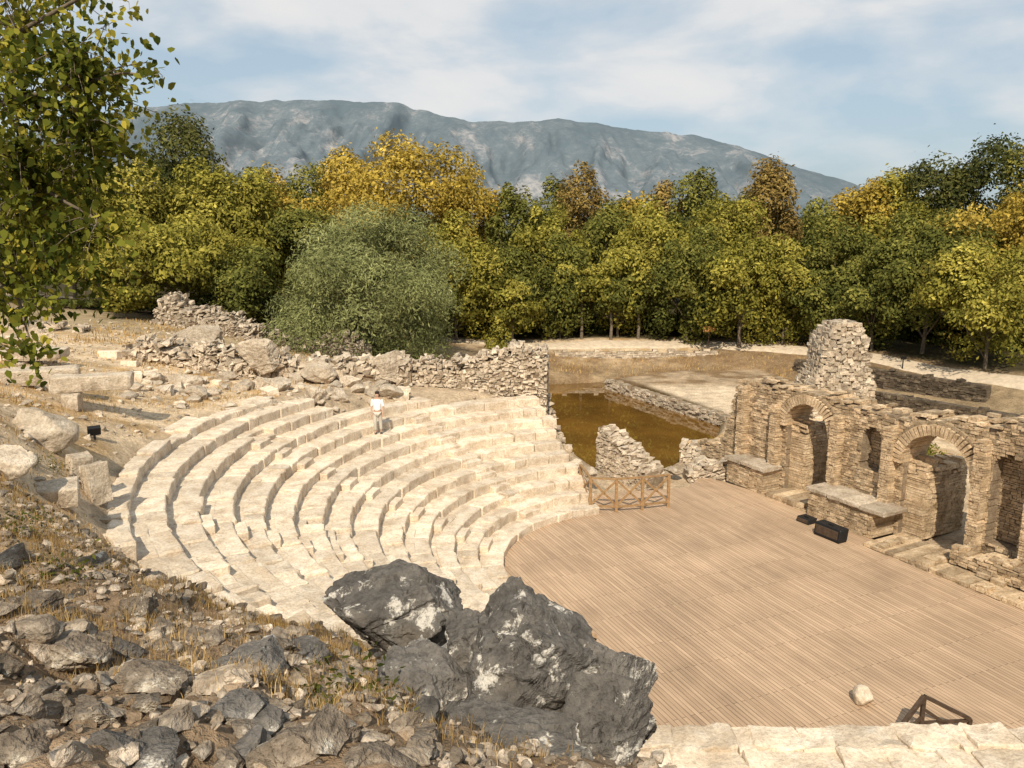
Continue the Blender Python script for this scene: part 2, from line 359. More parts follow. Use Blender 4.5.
col=np.concatenate([base,np.ones(X.shape+(1,))],-1).reshape(-1,4)
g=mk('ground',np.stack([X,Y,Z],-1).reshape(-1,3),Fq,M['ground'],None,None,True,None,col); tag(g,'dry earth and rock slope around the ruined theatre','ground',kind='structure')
# path
def strip(name,pl,wd,lift,colr,label,cat):
    pts=[]
    for a,b in zip(pl[:-1],pl[1:]):
        n=max(2,int(math.dist(a,b)/.4))
        for k in range(n): pts.append(np.array(a)*(1-k/n)+np.array(b)*(k/n))
    pts=np.array(pts); 
    for _ in range(12): pts[1:-1]=(pts[:-2]+pts[1:-1]*2+pts[2:])/4
    d=np.gradient(pts,axis=0); d/=np.linalg.norm(d,axis=1)[:,None]; nn=np.c_[-d[:,1],d[:,0]]
    S=np.linspace(-1,1,9); V=[]
    for s in S:
        e=wd*(1+.14*fbm(P3(pts[:,0]*.7,pts[:,1]*.7,s),2,4)); q=pts+nn*(s*e)[:,None]; V.append(np.c_[q,T(q[:,0],q[:,1])+lift-(.12 if abs(s)==1 else 0)])
    V=np.stack(V,1); n,m=V.shape[:2]; I=np.arange(n*m).reshape(n,m)
    Fc=np.stack([I[:-1,:-1],I[:-1,1:],I[1:,1:],I[1:,:-1]],-1).reshape(-1,4)
    return tag(mk(name,V.reshape(-1,3),Fc,colr,None,None,True),label,cat,kind='structure')
M['path']=plain('path_gravel',(.55,.45,.33),.95,3,.2,.02)
strip('path',path_pl,1.0,.09,M['path'],'pale gravel path curving past the pond below the trees','path')
# pond
pp=np.array(pond); cpn=pp.mean(0); pp2=cpn+(pp-cpn)*1.12
bm=bmesh.new(); bm.faces.new([bm.verts.new((p[0],p[1],-.5)) for p in pp2]); bm.normal_update()
for f_ in bm.faces:
    if f_.normal.z<0: f_.normal_flip()
bmesh.ops.triangulate(bm,faces=bm.faces[:]); me=bpy.data.meshes.new('water'); bm.to_mesh(me); bm.free(); me.materials.append(M['water'])
o=bpy.data.objects.new('water',me); COL.objects.link(o); tag(o,'still amber brown pond water beside the ruins','water',kind='structure')
# mountain
rp=[(-500,260),(-250,190),(0,140),(85,118),(130,108),(180,104),(240,101),(300,99),(350,101),(400,103),(430,112),(470,122),(520,121),(560,118),(600,124),(650,130),(700,136),(740,146),(780,161),(820,174),(850,190),(950,225),(1100,240),(1500,245)]
RP=np.array([atY(a,b,4200) for a,b in rp]); mx=np.linspace(RP[0,0],RP[-1,0],700)
rz=np.interp(mx,RP[:,0],RP[:,2]); rz0=rz/650.; rz=rz+fbm(P3(mx/70,mx*0),5,2,.6)*14
S=np.linspace(0,1.35,150); V=[]
for s in S:
    yy=2300+1900*s; prof=(s**1.15 if s<=1 else 1-(s-1)*1.2)
    rid=1-np.abs(fbm(P3(mx/230,np.full_like(mx,yy/1100.)),5,31,.6)); rid2=fbm(P3(mx/80,np.full_like(mx,yy/200.)),5,33,.65)
    k=max(0,math.sin(math.pi*min(s,1)))**.9
    V.append(np.c_[mx,np.full_like(mx,yy)+rid2*60*k,rz*prof+((rid-.9)*340+rid2*50)*k*np.clip(rz0,0,1)**1.5])
V=np.stack(V,0); I=np.arange(V.shape[0]*V.shape[1]).reshape(V.shape[:2]); Fc=np.stack([I[:-1,:-1],I[:-1,1:],I[1:,1:],I[1:,:-1]],-1).reshape(-1,4)
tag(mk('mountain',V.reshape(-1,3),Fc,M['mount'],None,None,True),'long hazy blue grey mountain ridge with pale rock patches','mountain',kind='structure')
# ---------------------------------------------------------------- seating
root=thing('stone_seating',(CC[0]-8,CC[1],0),'curved tiers of worn pale stone theatre seating facing the wooden stage','seating')
aisles=[136,171,204]
def ringblock(mb,a0,a1,r0,r1,z0,z1,t,s,amp=.03,tilt=0,dt=0):
    V=GC[0]; aa=(a0+a1)/2+V[:,0]*(a1-a0)/2; rr=(r0+r1)/2+V[:,1]*(r1-r0)/2+V[:,0]*dt; zz=(z0+z1)/2+V[:,2]*(z1-z0)/2+V[:,0]*tilt
    Wd=np.stack([CC[0]+rr*np.cos(aa),CC[1]+rr*np.sin(aa),zz],-1)
    Wd=Wd+np.stack([fbm(Wd*3.0+9*k,3,s+k) for k in range(3)],-1)*amp
    mb.add(Wd,GC[1],np.clip(t+fbm(Wd*1.3,2,s)*.18,0,1))
for r in range(13):
    mb=MB(); ri=R0+RD*r; a=math.radians(105.5+random.uniform(-.5,2.2)); 
    if r>=10: a=math.radians(128 if r<11 else 150)+random.uniform(0,.05)
    aend=math.radians(238)
    while a<aend:
        L=random.choice([.5,.7,1.0,1.3,1.7])*random.uniform(.85,1.15); da=L/ri; a1=a+da
        t=random.uniform(.05,1.0); ad=math.degrees(a+da/2); wear=float(smooth(190,222,ad))
        gap=random.random()<(.015 if r<11 else .1)
        dz=random.uniform(-.04,.012)-.06*wear-(.15 if gap else 0); dr=random.uniform(-.035,.035)*(1+1.2*wear)
        ringblock(mb,a+.001/ri,a1-.004/ri,ri+dr,ri+.57+random.uniform(-.04,.03),RH*r-.16,RH*(r+1)+dz-.02,t,r*31+int(a*50),.06+.04*wear,random.uniform(-.018,.018)*(1+wear),random.uniform(-.022,.022))
        ringblock(mb,a-.01/ri,a1+.01/ri,ri+.46,ri+.92,RH*r-.1,RH*(r+1)-.05+random.uniform(-.02,.01)-.03*wear,t*.8+.05,r*37+int(a*50),.04)
        a=a1+(random.uniform(0,.008) if random.random()>.06 else random.uniform(.02,.08))/ri
    mb.build('seat_row',M['seat'],root)
for c_ in aisles:
    mb=MB()
    for r in range(1,12 if c_>140 else 10):
        for q in (0,1):
            ri=R0+RD*r+q*.3-.28; hw=.42/ri; ca=math.radians(c_)
            ringblock(mb,ca-hw,ca+hw,ri,ri+.34,RH*r-.1,RH*r+(.17 if q==0 else .19),random.uniform(.3,.9),r+q*50,.03)
    mb.build('stairs',M['seat'],root)
mb=MB(); a=math.radians(156)
while a<math.radians(212):
    L=random.uniform(.9,1.9); ri=R0+RD*13+.05; a1=a+L/ri
    ringblock(mb,a,a1-.01/ri,ri+random.uniform(-.05,.05),ri+.5,3.9,4.5+random.uniform(-.16,.1),random.uniform(.3,.9),int(a*90),.09)
    ringblock(mb,a,a1-.01/ri,ri+.42,ri+1.1,3.8,4.38+random.uniform(-.16,.1),random.uniform(.2,.7),int(a*97),.1)
    a=a1
mb.build('parapet',M['seat'],root)
# ---------------------------------------------------------------- deck
bm=bmesh.new(); f_=bm.faces.new([bm.verts.new((p[0],p[1],0)) for p in deck_poly]); bm.normal_update()
if f_.normal.z<0: f_.normal_flip()
ex=bmesh.ops.extrude_face_region(bm,geom=[f_]); 
for v in [e for e in ex['geom'] if isinstance(e,bmesh.types.BMVert)]: v.co.z-=.14
bm.normal_update(); bmesh.ops.recalc_face_normals(bm,faces=bm.faces[:]); bmesh.ops.triangulate(bm,faces=bm.faces[:])
me=bpy.data.meshes.new('wooden_deck'); bm.to_mesh(me); bm.free(); me.materials.append(M['deck'])
o=bpy.data.objects.new('wooden_deck',me); COL.objects.link(o); tag(o,'broad plank stage deck between the seating and the arched wall','stage deck')
# ---------------------------------------------------------------- masonry
def masonry(mb,O,ud,u0,u1,top,z0,thick,course=.14,ln=(.18,.42),cuts=None,v0=0,j=.012,pr=.05,nd_=None,core=None,tt=(.1,.95),edge=.1,cell=.34,rag=.45):
    ud=np.array(ud,float); no=np.array([ud[1],-ud[0],0]) if nd_ is None else np.array(nd_)
    ax=[ud,no,np.array([0,0,1.])]; z=z0
    while True:
        h=course*random.uniform(.7,1.35); zm=z+h/2; u=u0-random.uniform(0,ln[0]); any_=False
        while u<u1:
            L=random.uniform(*ln); a,b=max(u,u0),min(u+L,u1); u+=L
            if b-a<.04: continue
            um=(a+b)/2; tp_=top(um)
            if zm>tp_+random.uniform(-edge,edge): continue
            any_=True
            segs=[(a,b)]
            for (ca,cb) in (cuts(zm) if cuts else []):
                ns=[]
                for p,q in segs:
                    if cb<=p or ca>=q: ns.append((p,q)); continue
                    if ca>p: ns.append((p,ca))
                    if cb<q: ns.append((cb,q))
                segs=ns
            for p,q in segs:
                if q-p<.05: continue
                m_=(p+q)/2; near=zm>tp_-rag and thick>.55
                c=np.array(O)+ud*m_+no*(v0-thick/2)+np.array([0,0,zm])
                if near:   # ragged broken top: several stones through the wall's thickness
                    ns_=max(2,int(round(thick/cell))); w_=thick/ns_
                    for s_ in range(ns_):
                        if random.random()<.22*(1-(tp_-zm)/rag) : continue
                        cc=c+no*(-thick/2+w_*(s_+.5)+random.uniform(-.05,.05))+np.array([0,0,random.uniform(-.3,.3)*course])
                        box(mb,cc,rotz(math.atan2(ud[1],ud[0])+random.uniform(-.12,.12)),[(q-p)/2*random.uniform(.85,1.02),w_/2*random.uniform(.85,1.08),h/2*random.uniform(.85,1.15)],j*1.6,random.uniform(*tt))
                    if core is not None and zm<tp_-rag*.45: box(core,c,ax,[(q-p)/2+.004,thick/2-.08,h/2+.003],0,.5)
                else:
                    e=random.uniform(-pr*.5,pr)
                    box(mb,c+no*e/2,ax,[(q-p)/2-.008,thick/2+e/2,h/2-.007],j,random.uniform(*tt))
                    if core is not None: box(core,c,ax,[(q-p)/2+.004,thick/2-.035,h/2+.003],0,.5)
        z+=h
        if not any_ or z>z0+9: break
arches=[(-.2,1.12,2.95),(5.45,1.3,2.75)]   # centre, half width, spring
niches=[(2.75,.42,3.3,2.1),(7.85,.52,3.4,.9),(10.6,.6,3.3,1.0)]
def archcut(uc,a,zs,z,zb=-9,ex=.0):
    if z<zb: return None
    if z<zs: return (uc-a,uc+a)
    if z<zs+a+ex: 
        hh=math.sqrt(max(0,(a+ex)**2-(z-zs)**2)); return (uc-hh,uc+hh)
def wcuts(z):
    r=[archcut(uc,a,zs,z,ex=.3) for uc,a,zs in arches]+[archcut(uc,a,zs,z,zb) for uc,a,zs,zb in niches]
    return [c for c in r if c]
def wtop(u):
    b=float(np.interp(u,[-7.6,-6.2,-5.4,-4.9,-4.4,-3.2,-1.4,-.1,1.2,3,4.2,5.4,7.0,8,14],[.7,1.1,1.1,2.2,4.3,4.5,4.4,4.5,4.45,4.4,4.5,4.65,4.8,5.1,5.3]))
    return b+.2*float(fbm(np.array([u*1.8,0,0]),3,5))
st_=thing('stage_wall',W(3,0,0),'ruined brick and stone stage wall with two round arches behind the deck','ruined wall')
mb=MB();cr=MB(); masonry(mb,WO,wu,-7.6,14,wtop,0,1.25,.09,(.12,.34),wcuts,0,.009,.04,nd_=wn,core=cr,tt=(0,1),edge=.14,rag=.3)
for uc,hw,zs,zb in niches:
    masonry(mb,WO,wu,uc-hw-.1,uc+hw+.1,lambda u:zs+hw+.1,zb,.5,.09,(.12,.3),None,-.5,.012,.02,nd_=wn,tt=(0,.6))
mb.build('masonry',M['wallstone'],st_); cr.build('mortar_core',M['mortar'],st_)
for uc,a,zs in arches:
    mb=MB(); n=29
    for k in range(n):
        w_=math.pi*(k+.5)/n; e=np.cos(w_)*wu+np.array([0,0,math.sin(w_)]); tg=-np.sin(w_)*wu+np.array([0,0,math.cos(w_)])
        c=WO+wu*uc+np.array([0,0,zs])+e*(a+.19)-wn*.6
        box(mb,c+wn*.1,[e,tg,wn],[.19+random.uniform(-.01,.015),(a+.17)*math.pi/n/2-.018,.72+random.uniform(0,.02)],.008,random.uniform(.6,1))
    for k in range(19):
        w_=math.pi*(k+.5)/19; e=np.cos(w_)*wu+np.array([0,0,math.sin(w_)]); tg=-np.sin(w_)*wu+np.array([0,0,math.cos(w_)])
        box(mb,WO+wu*uc+np.array([0,0,zs])+e*(a+.44)-wn*.3,[e,tg,wn],[.05,(a+.43)*math.pi/19/2-.01,.42],.01,random.uniform(0,.3))
    mb.build('arch',M['wallstone'],st_)
    # brick piers standing within the arch: a deep one along the left, a slimmer one on the right
    mb=MB();masonry(mb,W(uc-a+.75,-.25,0),-wn,0,2.4,lambda u:zs+.05+.12*math.sin(u*3),0,.77,.1,(.16,.34),None,0,.012,.03,nd_=wu,tt=(.5,1)); mb.build('inner_pier',M['wallstone'],st_)
    mb=MB();masonry(mb,W(uc+a-.25,-.9,0),-wn,0,1.6,lambda u:zs-.2,0,.3,.1,(.16,.34),None,0,.012,.03,nd_=-wu,tt=(.3,1)); mb.build('inner_pier',M['wallstone'],st_)
for a,hh in ((-3.95,4.2),(-2.0,3.7),(1.1,3.9),(3.45,4.0),(6.85,4.2),(8.6,4.4)):
    mb=MB();masonry(mb,WO,wu,a,a+.42,lambda u:hh,0,.42,.09,(.14,.36),None,.36,.011,.03,nd_=wn,tt=(.35,1)); mb.build('pilaster',M['wallstone'],st_)
for (a,b,v,hh) in ((-3.7,-1.55,1.0,1.0),(1.1,4.0,1.25,1.0)):
    mb=MB();masonry(mb,WO,wu,a,b,lambda u:hh,0,v-.02,.1,(.14,.36),None,v,.012,.04,nd_=wn,tt=(.1,.9),rag=.01); pd=mb.build('podium',M['wallstone'],st_)
    mb=MB(); u=a-.1
    while u<b:
        L=random.uniform(.6,1.1); block(mb,W(min(u+L/2,b),v/2+.08,hh+.08),[wu,wn,(0,0,1)],[L/2-.01,v/2+.04,.09],.05,random.uniform(.2,.8),int(u*7)+50); u+=L
    mb.build('slab',M['rubble'],pd)
mb=MB();masonry(mb,WO,wu,4.3,14,lambda u:.2,-.1,2.0,.14,(.2,.5),None,2.0,.014,.04,nd_=wn,rag=.01)
masonry(mb,WO,wu,6.9,14,lambda u:.8+.08*math.sin(u*3),.2,.7,.1,(.16,.36),None,1.1,.014,.04,nd_=wn,rag=.12)
masonry(mb,WO,wu,-1.2,1.2,lambda u:.2,-.1,1.6,.14,(.2,.5),None,1.1,.012,.04,nd_=wn,rag=.01)
mb.build('plinth',M['wallstone'],st_)
def ruin(name,label,cat,a,b,top,z0,thick,course=.2,ln=(.22,.55),mat='rubble',pr=.1,j=.03,group=None,na=.2,edge=.16,tt=(.1,1),rag=.6):
    a=np.array([a[0],a[1],0.]);b=np.array([b[0],b[1],0.]);d=b-a;L=np.linalg.norm(d);d/=L
    no=np.array([d[1],-d[0],0])
    mb=MB();cr=MB();masonry(mb,a,d,0,L,(lambda u:float(np.interp(u/L,*top))+na*float(fbm(np.array([u*1.3,z0,a[0]]),3,9))),z0,thick,course,ln,None,thick/2,j,pr,nd_=no,core=cr,tt=tt,edge=edge,rag=rag)
    rt=thing(name,((a+b)/2+[0,0,z0]),label,cat,group)
    mb.build('masonry',M[mat],rt)
    if cr.V: cr.build('mortar_core',M['mortar'] if mat!='darkwall' else M['darkwall'],rt)
    return rt
ruin('ruined_wall','pale rubble wall stub at the top of the far seating beside the pond','ruined wall',(-5.2,38.9),(1.75,38.3),([0,.15,.3,.5,.7,.8,1],[4.6,4.8,4.7,5.0,5.35,5.5,5.35]),.3,1.5,.12,(.11,.3),pr=.14,j=.045,tt=(.3,1),rag=1.0)
ruin('ruined_wall','low rubble wall running back from the pale wall stub above the pond','ruined wall',(1.3,39.2),(2.4,36.2),([0,.3,.7,1],[3.4,2.0,.9,.5]),-.6,1.2,.15,(.13,.35),j=.05)
ruin('ruined_wall','leaning triangular rubble wall chunk behind the brown railing','ruined wall',(4.4,36.4),(6.3,33.7),([0,.25,.6,1],[1.9,1.9,1.3,.7]),-.7,1.1,.11,(.1,.26),pr=.06,j=.035,tt=(.4,1),rag=.35)
ruin('ruined_wall','low rubble wall at the pond edge left of the stage wall end','ruined wall',(8.3,38.0),(10.6,37.2),([0,.5,1],[.7,.7,.7]),-.7,1.0,.13,(.13,.35),j=.04,tt=(.3,1))
ruin('ruined_wall','short squat wall between the deck corner and the pond','ruined wall',(7.9,34.9),(9.9,35.2),([0,.5,1],[.4,.7,.9]),-.7,.8,.12,(.13,.35),j=.04,tt=(.3,1))
# pillar
pc=np.array([18.0,44.,.6]); mb=MB(); z=.6
while z<5.9:
    f=(z-.6)/5.3; hw=1.65*(1-f**2.6*.62)*(1-.1*math.sin(z*2.1)); dpt=1.2*(1-.35*f); 
    for c_ in np.arange(-hw,hw,.24):
        for s_ in np.arange(-dpt,dpt,.4):
            if max(abs(c_)/hw,abs(s_)/dpt)<.5: continue
            box(mb,(18.0+c_+.12+.15*f+random.uniform(-.05,.05),44+s_+.2+random.uniform(-.1,.1),z+.08),rotz(random.uniform(-.3,.3)),[.14,.24,.09],.05,random.uniform(0,.9))
    z+=.165
tag(mb.build('ruined_pillar',M['rubble'],None,False,pc),'tall lone rubble masonry pillar standing behind the stage wall','ruined pillar')
ruin('retaining_wall','long dark stone retaining wall below the path at the right edge','retaining wall',(21.8,60.5),(29.8,49.0),([0,.3,1],[1.3,1.5,1.5]),-.8,.6,.16,(.2,.5),'darkwall',.06,na=.06,edge=.04,rag=.1)
ruin('retaining_wall','dark overgrown wall nearest the right edge behind the stage wall','retaining wall',(21.5,47.5),(32,33.5),([0,.3,.6,1],[1.4,1.5,1.6,1.6]),-.8,.6,.16,(.2,.5),'darkwall',.06,na=.06,edge=.04,rag=.1)
ruin('kerb_wall','low pale stone kerb wall along the near side of the path','kerb wall',(3.5,64.6),(17,65.4),([0,1],[1.2,1.2]),.2,.35,.15,(.25,.6),'rubble',.05,na=.1)
i_=[np.array(p) for p in island]
for k,(a_,b_,lb) in enumerate(((0,5,'stone edging between the pond and the gravel terrace'),(4,3,'low wall edging the right side of the gravel terrace'),(5,4,'stub of edging at the near corner of the gravel terrace'))):
    ruin('stone_edging',lb,'stone edging',i_[a_],i_[b_],([0,1],[.2,.2]),-.8,.5,.14,(.2,.5),'rubble',.1,na=.1,edge=.06)
g0=atY(150,325,50);g1=atY(268,332,50)
ruin('ruined_building','weathered pink grey ruin with collapsed top below the left trees','ruined building',(g0[0],51),(g1[0],49.5),([0,.1,.2,.3,.55,.75,1],[4.8,6.6,7.2,6.4,6.0,5.7,5.0]),3.6,1.6,.14,(.12,.32),'rubble',.1,.06,na=.6,edge=.35,rag=1.2,tt=(0,.7))
ruin('ruined_wall','low ruin wall right of the collapsed ruin in front of the bushy tree','ruined wall',(g1[0]+.3,49.3),(-9.0,50.5),([0,.3,.6,1],[4.9,4.2,4.6,3.8]),2.6,1.0,.14,(.12,.32),'rubble',.1,.06,na=.5,edge=.35,rag=.9,tt=(0,.7))
ruin('ruined_wall','stepped grey stone slabs at the far left below the hanging leaves','ruined wall',atY(20,322,44)[:2],atY(120,330,45)[:2],([0,.3,.5,1],[6.1,5.9,5.4,5.1]),4.2,1.6,.2,(.3,1.0),'rubble',.12,.05,na=.3)
ruin('rubble_wall','ragged rubble wall above the upper left seats','ruined wall',atY(128,356,39)[:2],atY(240,372,38)[:2],([0,.2,.5,.8,1],[5.2,5.6,5.3,5.5,5.0]),3.6,1.6,.16,(.14,.4),'rubble',.12,.08,na=.5,edge=.35,tt=(.3,1),rag=1.0)
ruin('rubble_wall','low tumbled wall between the boulders and the pale wall stub','ruined wall',atY(236,380,38)[:2],atY(412,387,38.6)[:2],([0,.3,.6,1],[4.9,5.1,4.8,4.7]),3.0,1.6,.16,(.14,.4),'rubble',.12,.08,na=.5,edge=.35,tt=(.3,1),rag=1.0)
rt=thing('terrace_wall',(7,11.4,0),'pale worn stone terrace wall top along the bottom right of the deck','terrace wall')
mb=MB();cr=MB();masonry(mb,np.array([2.0,11.9,0]),(1,0,0),0,12.5,lambda u:2.6,-.6,1.5,.3,(.5,1.2),None,0,.02,.05,nd_=(0,1,0),core=cr,rag=.01)
mb.build('masonry',M['rubble'],rt); cr.build('mortar_core',M['mortar'],rt)
mb=MB()
for row,(yy,dp) in enumerate(((11.62,.31),(11.03,.31),(10.45,.31))):
    u=1.7
    while u<14:
        L=random.choice([.3,.5,.8,1.1])*random.uniform(.85,1.15); block(mb,(u+L/2,yy+random.uniform(-.03,.03),2.78+random.uniform(-.035,.015)-(.02*row)),rotz(random.uniform(-.04,.04),random.uniform(-.03,.03),random.uniform(-.02,.02)),[L/2+.008,dp*random.uniform(.97,1.03),.2],.1,random.uniform(.0,.9),int(u*13)+row*100,3.5); u+=L
mb.build('coping',M['seat'],rt)
# ---------------------------------------------------------------- individual stones
def rock(name,label,cat,c,size,seed,mat='rubble',level=4,rot=(0,0,0),rough=.12,cuts=12,group=None,sm=False,cut=(.4,.8)):
    V,Fc=rockV(seed,level,size,cuts,rough,rot,cut); rg=random.Random(seed)
    t=np.clip(.5+rg.uniform(-.3,.3)+fbm(V*1.1+seed,2,seed)*.25,0,1)
    o=mk(name,V+np.array(c),Fc,M[mat],None,t,sm,c); return tag(o,label,cat,group)
def prock(label,px,py,w,h,t,seed,mat='boulder',level=5,rot=(0,0,0),dp=None,name='boulder',**k):
    if t is None: c,t=hit(px,py+h*.15,2.5,20)
    else: c=atT(px,py,t)
    s=t/F; k.setdefault('rough',.12); k.setdefault('cuts',22); return rock(name,label,'boulder',c,(w*s/2*1.3,(dp or w*.8)*s/2*1.25,h*s/2*1.36),seed,mat,level,rot,sm=False,cut=(.4,.78),**k)
prock('angular grey boulder with flat slanted top overlooking the lower seats',392,614,148,86,8.0,203,'boulder',6,(.1,0,.12))
prock('largest grey boulder, white lichen patches, centre foreground before the deck',538,676,186,184,6.3,218,'boulder',6,(.3,.0,.25))
prock('dark boulder on the left shoulder of the largest boulder',474,646,96,106,6.6,212,'boulder',6,(0,0,-.15))
prock('lichen covered boulder at the lower right foot of the largest boulder',606,742,120,120,5.6,215,'boulder',6,(.5,0,.3))
prock('broad grey boulder at the bottom edge below the largest boulder',510,764,260,120,5.4,221,'boulder',6,(.2,0,.1))
prock('low dark boulder at the bottom edge left of centre',384,756,120,80,5.3,224,'boulder',6,(.4,.1,0))
prock('grey boulder filling the gap between the angular boulder and the largest boulder',424,700,140,90,6.2,225,'boulder',6,(.4,.1,.1))
prock('sloping boulder right of the largest boulder against the planks',600,680,88,116,6.3,226,'boulder',6,(.2,.1,.4))
prock('brown grey ledge below the angular boulder',346,694,120,56,6.7,227,'boulder2',6,(.3,0,.15))
LR=[('cracked boulder at the bottom edge, left third of the photo',300,742,90,50,'boulder2'),('grey boulder on the slope left of the angular boulder',258,662,84,56,'boulder'),
('blocky boulder below the boulder left of the angular one',236,708,80,54,'boulder'),('flat brown boulder near the left edge, middle of the slope',36,604,64,34,'boulder2'),
('dark cracked boulder at the left edge below the flat brown one',62,650,76,40,'boulder2'),('grey boulder in the bottom left corner',20,744,76,46,'boulder2'),
('half buried grey boulder beside the seat ring, left slope',138,606,46,28,'boulder2'),('long low rock at the brink of the slope before the seats',306,652,70,34,'boulder'),
('wide ledge of brown rock in the middle of the foreground slope',152,672,80,34,'boulder2'),('dark rock ledge at the bottom edge under the blocky boulder',150,752,84,36,'boulder'),
('pointed rock at the left edge halfway up the slope',10,556,46,38,'boulder2'),('squat rock between the pointed rock and the seat ring',84,566,46,28,'boulder2'),
('rough rock on the brink right above the long ledge, beside the seats',196,636,56,32,'boulder2'),('low rock between the bottom left corner boulder and the bottom ledge',90,712,64,36,'boulder2')]
for i,(lb,px,py,w,h,mt) in enumerate(LR): prock(lb,px,py,w,h,None,240+i*3,mt,5,(i*.7,.1*math.sin(i),.12*math.cos(i)))
def sblock(name,label,px,py,t,size,rz,seed,mat='seat',tx=0,ty=0,group=None,amp=.09,cat='stone block'):
    c=atT(px,py,t); mb=MB(); block(mb,c,rotz(rz,tx,ty),[s/2 for s in size],amp,.6,seed); o=mb.build(name,M[mat],None,False,c); return tag(o,label,cat,group)
sblock('stone_bench','long pale stone bench block touching the left edge of the photo',36,376,27,(2.6,.7,.55),.35,1,'rubble')
sblock('stone_bench','pale stone bench block with square end, right of the first bench',92,382,26,(2.4,.7,.5),.28,2,'rubble')
sblock('stone_block','small square foot block under the end of the right bench',72,402,25.6,(.5,.5,.55),.2,3,'rubble')
sblock('stone_slab','flat grey slab lying at the far left below the ruins',30,354,34,(2.8,1.2,.4),.1,4,'rubble')
sblock('stone_slab','upright slab leaning at the outer seat ring, left one of two',78,474,19.5,(.55,.35,1.0),.9,5,'rubble',.1,.1)
sblock('stone_slab','upright slab at the outer seat ring, right one of two',96,484,19.0,(.5,.4,1.0),.9,6,'rubble',-.1,0)
sblock('stone_block','squarish fallen block in front of the upright slabs',58,492,17,(.8,.7,.4),.5,7,'rubble',.1)
rock('boulder','rounded pale boulder on the left slope below the benches','boulder',atT(34,432,20),(1.0,.8,.65),61,'rubble',4,sm=True)
rock('boulder','grey rock at the left edge beside the rounded pale boulder','boulder',atT(0,462,16),(.7,.6,.45),62,'rubble',4,sm=True)
rock('boulder','big pale grey boulder at the left end of the middle row above the seats','boulder',atY(262,356,37.5),(1.7,1.1,1.0),63,'rubble',5)
rock('boulder','dark topped boulder next along the middle row above the seats','boulder',atY(316,370,37.5),(1.5,1.0,.85),64,'rubble',5)
rock('boulder','pale blocky boulder right of the dark topped boulder, before the bushy tree','boulder',atY(388,366,38),(1.3,.9,.85),65,'rubble',5)
rock('boulder','flat topped boulder at the left end of the ragged rubble wall','boulder',atY(205,345,40),(1.7,1.0,.95),66,'rubble',5)
rock('boulder','small pale boulder lying on the planks near the bottom right','boulder',at(862,703,0)+[0,0,.19],(.28,.24,.24),67,'seat',4,rough=.06,sm=True,cut=(.65,.92))
for k in range(30):
    px=150+k*9+random.uniform(-5,5); c,t=hit(px,random.uniform(376,398)+(k/30)*4,20,60)
    if t>55 or np.hypot(c[0]-CC[0],c[1]-CC[1])<14.2: continue
    w=random.uniform(.35,.8)
    rock('tumbled_boulder','lumpy pale boulder among those lining the top of the seating','boulder',c+[0,0,w*.2],(w,w*.75,w*.62),820+k,'rubble',4,(k,0,0),group='boulders lining the top of the seating')
k=0
for (px,py,w) in ((520,425,.6),(552,446,.6),(560,456,.6),(575,466,.5),(590,472,.45),(552,470,.5),(568,448,.45),(700,462,.6),(672,470,.5)):
    c=at(px,py,1.0 if px<600 else .3); k+=1
    rock('tumbled_stone','tumbled pale stone in the heap between the seat ends and the pond','stone',c,(w,.7*w,.6*w),70+k,'rubble',4,(k,0,0),group='tumbled stones between the seats and the pond')
for k in range(110):
    px=random.uniform(110,410); py=random.uniform(372,412) if k%2 else random.uniform(345,400); 
    c,t=hit(px,py,20,60)
    if t>55: continue
    w=random.uniform(.15,.45)
    if k%4: rock('fallen_stone','fallen pale stone among many on the dry ground above the seats','stone',c+[0,0,w*.2],(w,w*.75,w*.5),120+k,'rubble',3,(k,0,0),group='fallen stones above the seats')
    else:
        mb=MB(); block(mb,c+[0,0,w*.3],rotz(random.uniform(0,3),random.uniform(-.2,.2)),[w*1.2,w*.7,w*.5],.06,random.uniform(.3,.9),k); tag(mb.build('fallen_block',M['seat'],None,False,c),'fallen squared block among many above the seats','stone block','fallen blocks above the seats')
for k in range(280):
    px=random.uniform(-10,440); py=random.uniform(505+max(px,0)*.3,768); c,t=hit(px,py,3,14)
    if t>13 or np.hypot(c[0]-CC[0],c[1]-CC[1])<16: continue
    w=random.choice([.04,.05,.07,.1,.14])*random.uniform(.8,1.3)
    rock('loose_stone','loose grey brown stone among many on the foreground slope','stone',c+[0,0,w*.1],(w,w*.8,w*.6),300+k,random.choice(['pebble','pebble','boulder2','boulder2','boulder']),4 if w>.11 else 3,(k,.3*math.sin(k),.2),group='loose stones on the foreground slope',rough=.12,cut=(.3,.65))
V0=[];F0=[];T0=[];n=0
protos=[rockV(500+k,2,(1,.8,.6),9,.1,None,(.35,.7)) for k in range(10)]
N=18000; rr=RG.uniform(3.2,15,N); an=RG.uniform(-.75,.25,N); xx=rr*np.sin(an); yy=rr*np.cos(an); zz=T(xx,yy)
dring=np.hypot(xx-CC[0],yy-CC[1]); cl_=fbm(P3(xx*.7,yy*.7),2,44)
for i in range(N):
    if dring[i]<15.8 or (xx[i]>1.2 and yy[i]>6) or RG.random()<.3-cl_[i]*.8: continue
    Vp,Fp=protos[i%10]; s=.01+.08*RG.random()**2.2; s*=(.6+rr[i]*.06)
    V0.append((Vp*s)@rotz(RG.uniform(0,6),RG.uniform(-.5,.5))+[xx[i],yy[i],zz[i]+s*.15]); F0.append(Fp+n); T0.append(np.full(len(Vp),RG.random())); n+=len(Vp)
o=mk('rubble',np.concatenate(V0),np.concatenate(F0),M['pebble'],None,np.concatenate(T0)); tag(o,'small broken stones and gravel covering the foreground slope','rubble',kind='stuff')
V0=[];F0=[];T0=[];n=0
